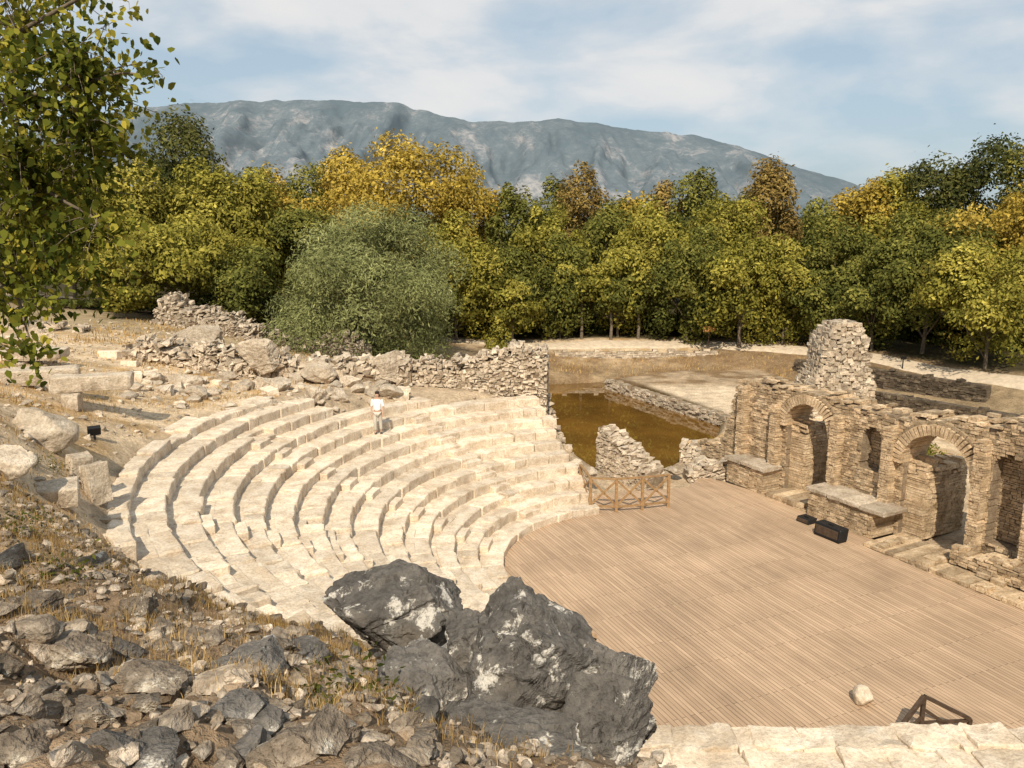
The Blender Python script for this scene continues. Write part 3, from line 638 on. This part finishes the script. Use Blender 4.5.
N=5200; xx=RG.uniform(-26,2,N); yy=RG.uniform(14,50,N); zz=T(xx,yy); dring=np.hypot(xx-CC[0],yy-CC[1])
for i in range(N):
    if dring[i]<16 and RG.random()<.6: continue
    Vp,Fp=protos[i%10]; s=.03+.17*RG.random()**2.5
    V0.append((Vp*s)@rotz(RG.uniform(0,6))+[xx[i],yy[i],zz[i]+s*.2]); F0.append(Fp+n); T0.append(np.full(len(Vp),RG.random())); n+=len(Vp)
o=mk('gravel',np.concatenate(V0),np.concatenate(F0),M['rubble'],None,np.concatenate(T0)); tag(o,'scattered small stones on the dry ground around the seating','gravel',kind='stuff')
# ---------------------------------------------------------------- grass
def blades(xx,yy,hh,ww,lean=.5):
    n=len(xx); zz=T(xx,yy); a=RG.uniform(0,6.28,n); l=RG.uniform(0,lean,n)*hh; b=RG.uniform(0,6.28,n)
    B=np.c_[xx,yy,zz-.01]; s=np.c_[np.cos(a),np.sin(a),0*a]*ww[:,None]
    mid=B+np.c_[np.cos(b)*l*.35,np.sin(b)*l*.35,hh*.6]; tp=B+np.c_[np.cos(b)*l,np.sin(b)*l,hh]
    V=np.stack([B-s,B+s,mid+s*.7,mid-s*.7,tp+s*.1,tp-s*.1],1).reshape(-1,3); i=np.arange(n)[:,None]*6
    Fc=np.concatenate([i+[0,1,2,3],i+[3,2,4,5]]); t=np.repeat(RG.random(n),6); return V,Fc,t
def clumpy(n,x0,x1,y0,y1,nc,sp):
    cx=RG.uniform(x0,x1,nc);cy=RG.uniform(y0,y1,nc); k=RG.integers(0,nc,n); return cx[k]+RG.normal(0,sp,n),cy[k]+RG.normal(0,sp,n)
parts=[]
x1,y1=clumpy(70000,-10,1,4,14,480,.18); parts.append((x1,y1,RG.uniform(.04,.15,len(x1)),np.full(len(x1),.0026)))
x1,y1=clumpy(16000,-22,-8,13,36,260,.3); parts.append((x1,y1,RG.uniform(.05,.16,len(x1)),np.full(len(x1),.008)))
x1,y1=clumpy(9000,-24,0,36,60,200,.6); parts.append((x1,y1,RG.uniform(.08,.25,len(x1)),np.full(len(x1),.02)))
x1,y1=clumpy(5000,0,24,55,66,120,.7); parts.append((x1,y1,RG.uniform(.1,.25,len(x1)),np.full(len(x1),.02)))
Vs=[];Fs=[];Tt=[];n=0
for x1,y1,hh,ww in parts:
    d=np.hypot(x1-CC[0],y1-CC[1]); k=(d>16.3)&(poly_sd(x1,y1,pond)>.3)&(poly_sd(x1,y1,island)>0)&(line_d(x1,y1,path_pl)>1.4)
    if len(Vs)==0: k&=~((x1>.5)&(y1>5.5))
    V,Fc,t=blades(x1[k],y1[k],hh[k],ww[k]); Vs.append(V);Fs.append(Fc+n);Tt.append(t);n+=len(V)
o=mk('dry_grass',np.concatenate(Vs),np.concatenate(Fs),LM['grass'],None,np.concatenate(Tt)); tag(o,'short straw coloured dry grass on the slopes and banks','grass',kind='stuff')
# ---------------------------------------------------------------- trees
def leaves(C,Nn,size,asp,tint,droop=0):
    n=len(C); r=RG.normal(size=(n,3)); 
    nn=Nn+r*.55; nn/=np.linalg.norm(nn,axis=1)[:,None]
    a=np.cross(nn,RG.normal(size=(n,3))); 
    if droop: a=a/np.linalg.norm(a,axis=1)[:,None]*(1-droop)+np.array([0,0,-1.])*droop+Nn*.25
    a/=np.linalg.norm(a,axis=1)[:,None]; b=np.cross(nn,a); b/=np.linalg.norm(b,axis=1)[:,None]+1e-9
    a=a*size[:,None]; b=b*(size*asp)[:,None]
    V=np.stack([C-a,C-b*.8+a*.1,C+a,C+b*.8+a*.1],1).reshape(-1,3)
    Fc=np.arange(4*n).reshape(n,4); return V,Fc,np.repeat(tint,4)
def crown(c,R,Hh,kind,n,ls,seed):
    rg=np.random.default_rng(abs(seed))
    nl={'willow':64,'dark':30,'gold':46}.get(kind,40)
    D=rg.normal(size=(nl,3)); D/=np.linalg.norm(D,axis=1)[:,None]; D[:,2]=D[:,2]*.95-.02
    lc=D*rg.uniform(.4,.92,(nl,1)); lr=rg.uniform(.16,.4,nl)
    pk=rg.uniform(0,.45); lc[:,:2]*=(1-pk*np.clip(lc[:,2:3],0,1))
    if kind=='willow': lc[:,2]=np.where(lc[:,2]<-.2,lc[:,2]*.9-.1,lc[:,2])
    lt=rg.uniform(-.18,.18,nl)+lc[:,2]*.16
    k=rg.choice(nl,n,p=lr**2/(lr**2).sum())
    d=rg.normal(size=(n,3)); d/=np.linalg.norm(d,axis=1)[:,None]; d[:,2]=np.where((d[:,2]<-.3)&(lc[k][:,2]>-.4),-d[:,2],d[:,2])
    rad=lr[k]*(1-.5*rg.random(n)**2)*(1+.25*fbm(d*3+lc[k]*7,2,abs(seed)))+(rg.random(n)<.04)*rg.uniform(0,.12,n)
    P=lc[k]+d*rad[:,None]
    if kind=='willow': P[:,2]-=.12*rg.random(n)**1.5*np.hypot(P[:,0],P[:,1])
    N0=d*.9+P*.4
    P=P*np.array([R,R,Hh/2])+np.array(c)
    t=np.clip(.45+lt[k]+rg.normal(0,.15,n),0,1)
    if kind=='willow': return leaves(P,N0,ls*rg.uniform(.7,1.5,n),.3,t,.3)
    return leaves(P,N0,ls*rg.uniform(.6,1.3,n),.62,t)
def tree(px,Yd,top,wpx,kind,label,group=None,base=.14,name='tree',n=None,cat='tree',ls=None,trunkr=None,dens=1.35):
    tp=atY(px,top,Yd); x=tp[0]; zg=Ts(x,Yd); Ht=tp[2]-zg; dc=Yd*cp+(CH-6)*sp; R=wpx/F*dc/2
    cb=base*Ht; ch=(Ht-cb); c=np.array([x,Yd,zg+cb+ch/2])
    rt=thing(name,(x,Yd,zg),label,cat,group); sd=abs(int(px*7+Yd))+3
    area=R*R*6+R*ch*5; ls=ls or .175*(Yd/70)**.7; nn=n or int(min(24000,area/(ls*ls*1.24)*dens))
    V,Fc,t=crown(c,R,ch*1.0,kind,nn,ls,sd)
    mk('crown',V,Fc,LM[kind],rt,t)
    mb=MB(); r=trunkr or max(.06,Ht*.015); rg=random.Random(sd); j=[rg.uniform(-.3,.3) for _ in range(4)]; cb=max(cb,.02*Ht)
    tube(mb,[(x,Yd,zg-.3),(x+j[0]*.3,Yd,zg+cb*.6),(x+j[1]*.6,Yd+j[2]*.5,zg+cb+ch*.25),(x+j[3],Yd,zg+cb+ch*.7)],[r*1.3,r,r*.7,r*.2],8)
    for q in range(6):
        an=q*1.05+rg.random(); zz=zg+cb+ch*rg.uniform(.05,.35); e=R*rg.uniform(.4,.65)
        tube(mb,[(x+j[1]*.3,Yd,zz),(x+math.cos(an)*e*.5,Yd+math.sin(an)*e*.5,zz+ch*.15),(x+math.cos(an)*e,Yd+math.sin(an)*e,zz+ch*.3)],[r*.5,r*.32,r*.08],5)
    mb.build('trunk',M['bark'],rt,True); return rt
ORD=['first','second','third','fourth','fifth','sixth','seventh','eighth','ninth','tenth','eleventh','twelfth','thirteenth','fourteenth','fifteenth','sixteenth','seventeenth','eighteenth','nineteenth','twentieth','twenty-first','twenty-second','twenty-third','twenty-fourth','twenty-fifth']
desc={'gold':'golden yellow','yellowgreen':'yellow green','green':'mid green','dark':'dark green','brown':'rusty brown'}
T1=[(60,60,150,190,'yellowgreen'),(178,74,106,170,'dark'),(130,62,160,130,'yellowgreen'),(228,66,152,130,'yellowgreen'),(180,58,205,150,'yellowgreen'),(262,70,172,80,'gold'),(305,84,160,110,'green'),(245,56,238,90,'green'),(120,52,245,90,'yellowgreen'),
 (350,80,148,130,'gold'),(405,76,131,170,'gold'),(465,80,158,100,'gold'),(300,66,205,110,'green'),(455,68,218,110,'yellowgreen'),(512,76,176,64,'green'),(545,74,196,84,'yellowgreen'),(587,86,163,80,'brown'),(610,78,196,80,'green'),(655,74,200,96,'yellowgreen'),
 (695,92,170,80,'green'),(722,76,190,90,'yellowgreen'),(768,82,163,100,'brown'),(690,68,228,96,'green'),(745,66,222,96,'yellowgreen'),(790,66,236,80,'yellowgreen'),(840,72,208,90,'green'),(872,78,162,90,'gold'),
 (920,76,152,110,'yellowgreen'),(972,74,124,140,'dark'),(1015,62,160,150,'gold'),(935,60,212,120,'green'),(1000,54,232,130,'yellowgreen'),(880,62,240,100,'green'),(835,64,262,70,'green'),(560,70,238,86,'green'),(1060,66,130,160,'green'),(505,70,252,80,'green'),(-20,58,120,160,'dark'),
 (620,70,246,80,'yellowgreen'),(430,64,268,70,'green'),(632,94,184,70,'gold'),(815,92,200,90,'green'),(665,94,180,60,'brown'),(555,96,178,60,'green'),(740,96,176,80,'green')]
cnt={}
for (px,Yd,top,w_,kd) in sorted(T1):
    i=cnt.get(kd,0); cnt[kd]=i+1
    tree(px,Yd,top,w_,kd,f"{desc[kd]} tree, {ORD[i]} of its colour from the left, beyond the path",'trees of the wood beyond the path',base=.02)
for i,(px,Yd,top,w_,kd,b_) in enumerate(((512,67,280,70,'yellowgreen',.2),(583,69.0,258,62,'yellowgreen',.4),(612,68.8,278,42,'green',.4),(640,69.4,268,48,'green',.38),(700,69,258,66,'yellowgreen',.3),(730,69.6,268,52,'gold',.3),(775,67,262,56,'yellowgreen',.25),(815,64,268,54,'green',.25))):
    tree(px,Yd,top,w_,kd,f"small slender tree, {ORD[i]} from the left of those along the path edge",'slender trees along the path edge',base=b_,name='small_tree',trunkr=.12)
for i,px in enumerate(range(430,1060,27)):
    Yd=73-max(0,(px-800))*.06+(i%3)*.8; tree(px,Yd,302+random.uniform(-20,18),random.uniform(50,84),random.choice(['green','dark','dark','yellowgreen']),f"low undergrowth bush, {ORD[i]} from the left beneath the wood",'undergrowth bushes beneath the wood',base=-.1,name='bush',cat='bush',trunkr=.05)
for i,px in enumerate(range(80,300,44)):
    tree(px,57,298+random.uniform(-12,8),66,'dark',f"low dark green bush, {ORD[i]} from the left behind the collapsed ruin",'bushes behind the collapsed ruin',base=0,name='bush',cat='bush',trunkr=.05)
tree(364,53,200,204,'willow','broad rounded pale green bushy tree with fine leaves behind the boulders',base=-.08,name='bushy_tree',n=76000,ls=.13,trunkr=.2)
tree(498,57,320,26,'yellowgreen','small yellow green shrub standing alone beside the path bend',base=0,name='shrub',cat='shrub',ls=.12,trunkr=.04)
for k,(u,v,h_) in enumerate(((6.6,-5.2,2.6),(9.2,-5.8,2.4),(1.0,-5.2,2.2))):
    c=W(u,v,0); zg=Ts(c[0],c[1]); lb=['green shrub seen through the right arch of the stage wall','green shrub behind the niche end of the stage wall','green shrub seen behind the left arch of the stage wall'][k]
    rt=thing('shrub',(c[0],c[1],zg),lb,'shrub'); V,Fc,t=crown((c[0],c[1],zg+h_*.5),1.5,h_,'green',5000,.07,90+k); mk('crown',V,Fc,LM['yellowgreen'],rt,t)
    mb=MB(); tube(mb,[(c[0],c[1],zg-.2),(c[0]+.1,c[1],zg+h_*.6)],[.05,.02],6); mb.build('trunk',M['bark'],rt,True)
N=30000; xx=RG.uniform(-110,110,N); yy=102+RG.uniform(0,6,N); zt=2+10*(1+.3*fbm(P3(xx/7,yy/7),3,6)); zz=2+(zt-2)*RG.random(N)**.6
V,Fc,t=leaves(np.c_[xx,yy,zz],np.tile([0,-1.,.3],(N,1)),RG.uniform(.3,.6,N),.7,np.clip(RG.normal(.4,.15,N),0,1))
tag(mk('distant_wood',V,Fc,LM['dark'],None,t),'far mass of woodland behind the nearer trees','woodland',kind='stuff')
Vs=[];Fs=[];Tt=[];n_w=0
for i,(px,py) in enumerate(((32,462),(52,470),(112,548),(20,530),(160,392),(245,390),(60,575),(340,700))):
    c,t=hit(px,py,5,60); n=200; P=c+RG.normal(0,1,(n,3))*[.2,.2,.06]+[0,0,.06]
    V,Fc,tt=leaves(P,np.tile([0,0,1.],(n,1)),RG.uniform(.015,.04,n),.5,RG.random(n)); Vs.append(V);Fs.append(Fc+n_w);Tt.append(tt);n_w+=len(V)
tag(mk('weeds',np.concatenate(Vs),np.concatenate(Fs),LM['weed'],None,np.concatenate(Tt)),'sparse green weeds on the dry left slope','weeds',kind='stuff')
# ---------------------------------------------------------------- near leafy tree, left
SC=.64
tb=np.array([-5.4,4.7,0]); tb[2]=Ts(tb[0],tb[1]); nt_=thing('leafy_tree',tb,'near broadleaf tree with hanging leafy twigs at the top left corner','tree')
mb=MB(); tube(mb,[tb-[0,0,.4],tb+[.1,.1,1.2],tb+[.2,0,2.6],tb+[.5,.2,4.2]],[.15,.12,.09,.04],9); mb.build('trunk',M['bark'],nt_,True)
limbs=[[(-120,120,8.6),(-30,60,8.3),(40,20,8),(95,-10,7.8),(150,-60,7.8)],[(-120,160,8.6),(-20,110,8.2),(50,90,8),(110,75,7.8),(160,74,7.6)],[(-120,200,8.6),(-20,180,8.2),(50,190,8),(95,215,7.9),(125,250,7.8)],[(-110,240,8.5),(-30,260,8.2),(15,300,8),(30,345,7.9)],[(-120,80,8.8),(-40,0,8.5),(20,-60,8.4)]]
mb=MB(); LP=[]
for l in limbs:
    pts=np.array([atT(a,b,t*SC) for a,b,t in l]); tt=np.linspace(0,len(pts)-1,20); q=np.stack([np.interp(tt,range(len(pts)),pts[:,k]) for k in range(3)],1); q+=fbm(q*2.5,2,4)[:,None]*.04
    tube(mb,q,np.linspace(.024,.004,20),6); LP.append(q)
allp=np.concatenate(LP)
clumps=[(20,30,60,750),(70,55,45,620),(110,75,30,300),(150,74,14,40),(30,100,60,950),(80,120,45,680),(20,160,55,850),(75,180,45,680),(110,150,25,170),(30,220,55,820),(85,240,38,480),(112,225,20,90),(20,275,35,320),(45,300,24,120),(12,320,28,180),(25,345,20,90),(8,352,14,40),(55,5,40,300),(88,285,18,60),(-30,80,70,400),(-40,200,70,400),(100,292,12,30)]
LC=[]
for (px,py,r_,n) in clumps:
    t=random.uniform(7.6,8.6)*SC; c=atT(px,py,t); rr=r_*t/F
    j=np.argmin(((allp-c)**2).sum(1)); n2=max(3,n//22)
    for k in range(n2):
        e=c+RG.normal(0,1,3)*rr*.62; s=allp[j] if k%2 else c
        m_=(s+e)/2+[0,0,.03]; tube(mb,[s,m_,e,e+[0,0,-.05]],[.0045,.0033,.0023,.0013],4)
        m2=n//n2; u=RG.random(m2); LC.append(s*(1-u)[:,None]*.9+e*(u[:,None]*.9+.1)+RG.normal(0,.035,(m2,3)) if k%3==0 else e+RG.normal(0,1,(m2,3))*[.075,.075,.085])
mb.build('branches',M['bark'],nt_,True)
C=np.concatenate(LC); n=len(C); nn=RG.normal(size=(n,3))+[0,-.4,.5]; nn/=np.linalg.norm(nn,axis=1)[:,None]
a=RG.normal(size=(n,3))*.6+[0,0,-.9]; a-= (a*nn).sum(1)[:,None]*nn; a/=np.linalg.norm(a,axis=1)[:,None]; b=np.cross(nn,a); s=RG.uniform(.016,.032,n)[:,None]
V=np.stack([C-a*s,C-a*s*.5+b*s*.75,C+a*s*.35+b*s*.6,C+a*s*1.2,C+a*s*.35-b*s*.6,C-a*s*.5-b*s*.75],1).reshape(-1,3)
i=np.arange(n)[:,None]*6; Fc=np.concatenate([i+[0,1,2,3],i+[0,3,4,5]])
mk('foliage',V,Fc,LM['near'],nt_,np.repeat(np.clip(RG.normal(.42,.25,n)+.4*(fbm(C*1.8,2,3)),0,1),6))
# ---------------------------------------------------------------- railings, boxes, sign
def railing(label,P,h,mat):
    rt=thing('wooden_railing',P[0],label,'railing')
    for p in P:
        mb=MB(); beam(mb,p,np.array(p)+[0,0,h],.11,.11,.5,(0,1,0)); mb.build('post',M[mat],rt)
    for a,b in zip(P[:-1],P[1:]):
        a=np.array(a,float);b=np.array(b,float)
        mb=MB(); beam(mb,a+[0,0,h+.02],b+[0,0,h+.02],.11,.06); mb.build('handrail',M[mat],rt)
        mb=MB(); beam(mb,a+[0,0,.22],b+[0,0,.22],.05,.08); mb.build('rail',M[mat],rt)
        mb=MB(); beam(mb,a+[0,0,.25],b+[0,0,h-.05],.04,.08); mb.build('brace',M[mat],rt)
        mb=MB(); beam(mb,a+[0,.05,h-.05],b+[0,.05,.25],.04,.08); mb.build('brace',M[mat],rt)
    return rt
r1=[at(580,496,0),at(590,511,0),at(616,512,0),at(642,510,0),at(668,507,0)]
railing('brown wooden railing with crossed braces at the far left corner of the deck',r1,1.35,'railwood')
r2=[at(898,741,0),at(920,735,0),at(968,736,0)]
rt=thing('wooden_railing',r2[0],'dark wooden stair railing rising above the terrace wall at bottom right','railing')
zz=[.3,.95,.42]
for p,zq in zip(r2,zz):
    mb=MB(); beam(mb,p,p+[0,0,zq],.08,.08,.5,(0,1,0)); mb.build('post',M['darkwood'],rt)
for a,b in ((0,1),(1,2)):
    mb=MB(); beam(mb,r2[a]+[0,0,zz[a]],r2[b]+[0,0,zz[b]],.09,.07); mb.build('handrail',M['darkwood'],rt)
    mb=MB(); beam(mb,r2[a]+[0,0,zz[a]-.3],r2[b]+[0,0,zz[b]-.5],.05,.07); mb.build('rail',M['darkwood'],rt)
mb=MB(); beam(mb,r2[1]+[0,0,.3],r2[2]+[0,0,.38],.05,.07); mb.build('brace',M['darkwood'],rt)
def case(label,px,py,sz,name='stage_speaker'):
    c=at(px,py,0); rt=thing(name,c,label,'stage speaker'); ax=[wu,wn,np.array([0,0,1.])]
    mb=MB(); V=GC[0]*(np.array(sz)/2); V[:,1]-=(V[:,2]>0)*.12*sz[1]; mb.add(c+[0,0,sz[2]/2]+V@np.array(ax),GC[1]); mb.build('cabinet',M['black'],rt)
    mb=MB(); box(mb,c+wn*(sz[1]/2*.9)+[0,0,sz[2]*.5],ax,[sz[0]*.42,.02,sz[2]*.34]); mb.build('grille',M['darkwood'],rt)
    mb=MB(); beam(mb,c+wu*-.1+[0,0,sz[2]+.02],c+wu*.1+[0,0,sz[2]+.02],.03,.03); mb.build('handle',M['black'],rt)
case('larger low black speaker box on the deck before the long podium',830,538,(1.15,.45,.5)); case('smaller black speaker box on the deck before the left arch',806,522,(.6,.45,.2))
c,t=hit(95,440,14,40); rt=thing('floodlight',c,'small black floodlight on the dry slope left of the seat ring','floodlight')
mb=MB(); box(mb,c+[0,0,.28],rotz(.6,.4),[.17,.08,.12]); mb.build('housing',M['black'],rt); mb=MB(); beam(mb,c,c+[0,0,.2],.05,.05,.5,(0,1,0)); mb.build('stand',M['black'],rt)
c=atY(709,329,65.8); ztop=c[2]; c[2]=Ts(c[0],65.8); rt=thing('signpost',c,'small orange brown sign board on a post beside the path','sign')
mb=MB(); beam(mb,c,np.array([c[0],c[1],ztop+.1]),.09,.09,.5,(0,1,0)); mb.build('post',M['darkwood'],rt); mb=MB(); box(mb,np.array([c[0],c[1]-.07,ztop]),rotz(.1,.1),[.5,.03,.22]); mb.build('board',M['signwood'],rt)
c=atY(903,362,57.0); c[2]=Ts(c[0],57.0); rt=thing('signpost',c,'thin dark marker post beside the path near the right trees','sign')
mb=MB(); beam(mb,c,c+[0,0,.8],.06,.06,.5,(0,1,0)); mb.build('post',M['black'],rt); mb=MB(); box(mb,c+[0,-.05,.85],rotz(0,.5),[.2,.02,.13]); mb.build('board',M['black'],rt)
# ---------------------------------------------------------------- person
def skin(name,verts,edges,rad,mat,parent,root=0,sub=2):
    me=bpy.data.meshes.new(name); me.from_pydata([tuple(v) for v in verts],edges,[]); me.materials.append(mat)
    o=bpy.data.objects.new(name,me); COL.objects.link(o); o.parent=parent
    m=o.modifiers.new('s','SKIN'); m.use_smooth_shade=True
    sv=me.skin_vertices[0].data
    for i,r in enumerate(rad): sv[i].radius=(r,r) if np.isscalar(r) else r; sv[i].use_root=(i==root)
    s=o.modifiers.new('u','SUBSURF'); s.levels=sub; s.render_levels=sub; return o
pf=at(378,428,3.15); dpp=np.hypot(pf[0]-CC[0],pf[1]-CC[1]); rr_=int((dpp-R0)/RD); pf[2]=RH*(rr_+1)-.02
per=thing('person',pf,'person in white shirt and pale trousers standing on the upper seats','person')
J=[(0,0,.93),(0,0,1.1),(0,.0,1.3),(0,.01,1.42),(0,.01,1.5),(0,.02,1.57),(0,.03,1.66),
 (-.09,0,.88),(-.1,-.04,.5),(-.1,.05,.08),(-.1,-.12,.04), (.09,0,.88),(.1,.08,.5),(.11,.12,.08),(.11,-.04,.04),
 (-.17,.01,1.39),(-.24,.03,1.12),(-.22,-.08,.9),(-.21,-.12,.82),(.17,.01,1.39),(.24,.0,1.12),(.24,-.1,.9),(.23,-.14,.82),(0,-.075,1.62)]
E=[(0,1),(1,2),(2,3),(3,4),(4,5),(5,6),(0,7),(7,8),(8,9),(9,10),(0,11),(11,12),(12,13),(13,14),(3,15),(15,16),(16,17),(17,18),(3,19),(19,20),(20,21),(21,22),(5,23)]
Rr=[(.14,.1),(.13,.09),(.15,.1),(.1,.08),.05,.08,.085,.085,.055,.04,.035,.085,.055,.04,.035,.06,.042,.03,.028,.06,.042,.03,.028,.02]
for s_,w_ in ((-1,18),(1,22)):
    for f in range(5):
        i=len(J); b=J[w_]; J.append((b[0]+(f-2)*.014,b[1]-.01,b[2]-.05)); J.append((b[0]+(f-2)*.017,b[1]-.03,b[2]-.085+abs(f-1.5)*.008)); E+=[(w_,i),(i,i+1)]; Rr+=[.009,.007]
skin('body',J,E,Rr,M['skin'],per)
skin('shirt',[J[0],J[1],J[2],J[3],J[15],J[16],J[19],J[20]],[(0,1),(1,2),(2,3),(3,4),(4,5),(3,6),(6,7)],[(.165,.125),(.155,.115),(.17,.12),(.12,.1),.075,.06,.075,.06],M['shirt'],per,2)
skin('trousers',[(0,0,.95),(-.09,0,.86),(-.1,-.04,.5),(-.1,.045,.13),(.09,0,.86),(.1,.08,.5),(.11,.115,.13)],[(0,1),(1,2),(2,3),(0,4),(4,5),(5,6)],[(.155,.12),.1,.078,.06,.1,.078,.06],M['trousers'],per)
V,Fc=ico(3); V=V*[.092,.1,.09]+[0,.045,1.69]; k=V[:,1]<-.02; V[k,2]=np.maximum(V[k,2],1.72); mk('hair',V+pf,Fc,M['hair'],per,None,True)
for a in (9,13):
    V,Fc=ico(2); V=V*[.05,.13,.045]+[J[a][0],J[a][1]-.06,.045]; mk('shoe',V+pf,Fc,M['shoe'],per,None,True)
# ---------------------------------------------------------------- light, sky, camera
sd=Vector((-.1,-.71,.7)).normalized(); elev=math.asin(sd.z); rot=math.atan2(sd.x,sd.y)
L=bpy.data.lights.new('sun','SUN'); L.energy=5.0; L.angle=math.radians(.5); L.color=(1,.89,.72)
lo=bpy.data.objects.new('sun',L); COL.objects.link(lo); lo.rotation_euler=sd.to_track_quat('Z','Y').to_euler()
wd=bpy.data.worlds.new('World'); scn.world=wd; wd.use_nodes=True; nt=wd.node_tree; bg=nt.nodes['Background']
sk=nd(nt,'ShaderNodeTexSky',sky_type='NISHITA'); sk.sun_disc=False; sk.sun_elevation=elev; sk.sun_rotation=rot%(2*math.pi); sk.dust_density=2.0; sk.air_density=1.0; sk.ozone_density=1.0
tc=nd(nt,'ShaderNodeTexCoord').outputs['Generated']
mp=nd(nt,'ShaderNodeMapping',{'Vector':tc,'Scale':(1.6,1.6,4.4),'Location':(.2,.4,.15),'Rotation':(0,math.radians(5),0)}).outputs[0]
n1=noise(nt,mp,2.4,8,.5,.2)
cl=ramp(nt,n1,[(.42,.08),(.52,.4),(.6,.8),(.7,.95)])
c=mix(nt,.65,sk.outputs[0],(3.2,4.15,4.8)); c=mix(nt,cl,c,(6.2,6.1,6.0))
nt.links.new(c,bg.inputs[0]); bg.inputs[1].default_value=.135
cam=bpy.data.cameras.new('camera'); cam.sensor_width=36; cam.lens=F/1024*36; cam.clip_end=20000; cam.clip_start=.1
co=bpy.data.objects.new('camera',cam); COL.objects.link(co); co.location=(0,0,CH); co.rotation_euler=(math.pi/2-PITCH,0,0); scn.camera=co
scn.view_settings.view_transform='Standard'; scn.view_settings.look='None'; scn.view_settings.exposure=0
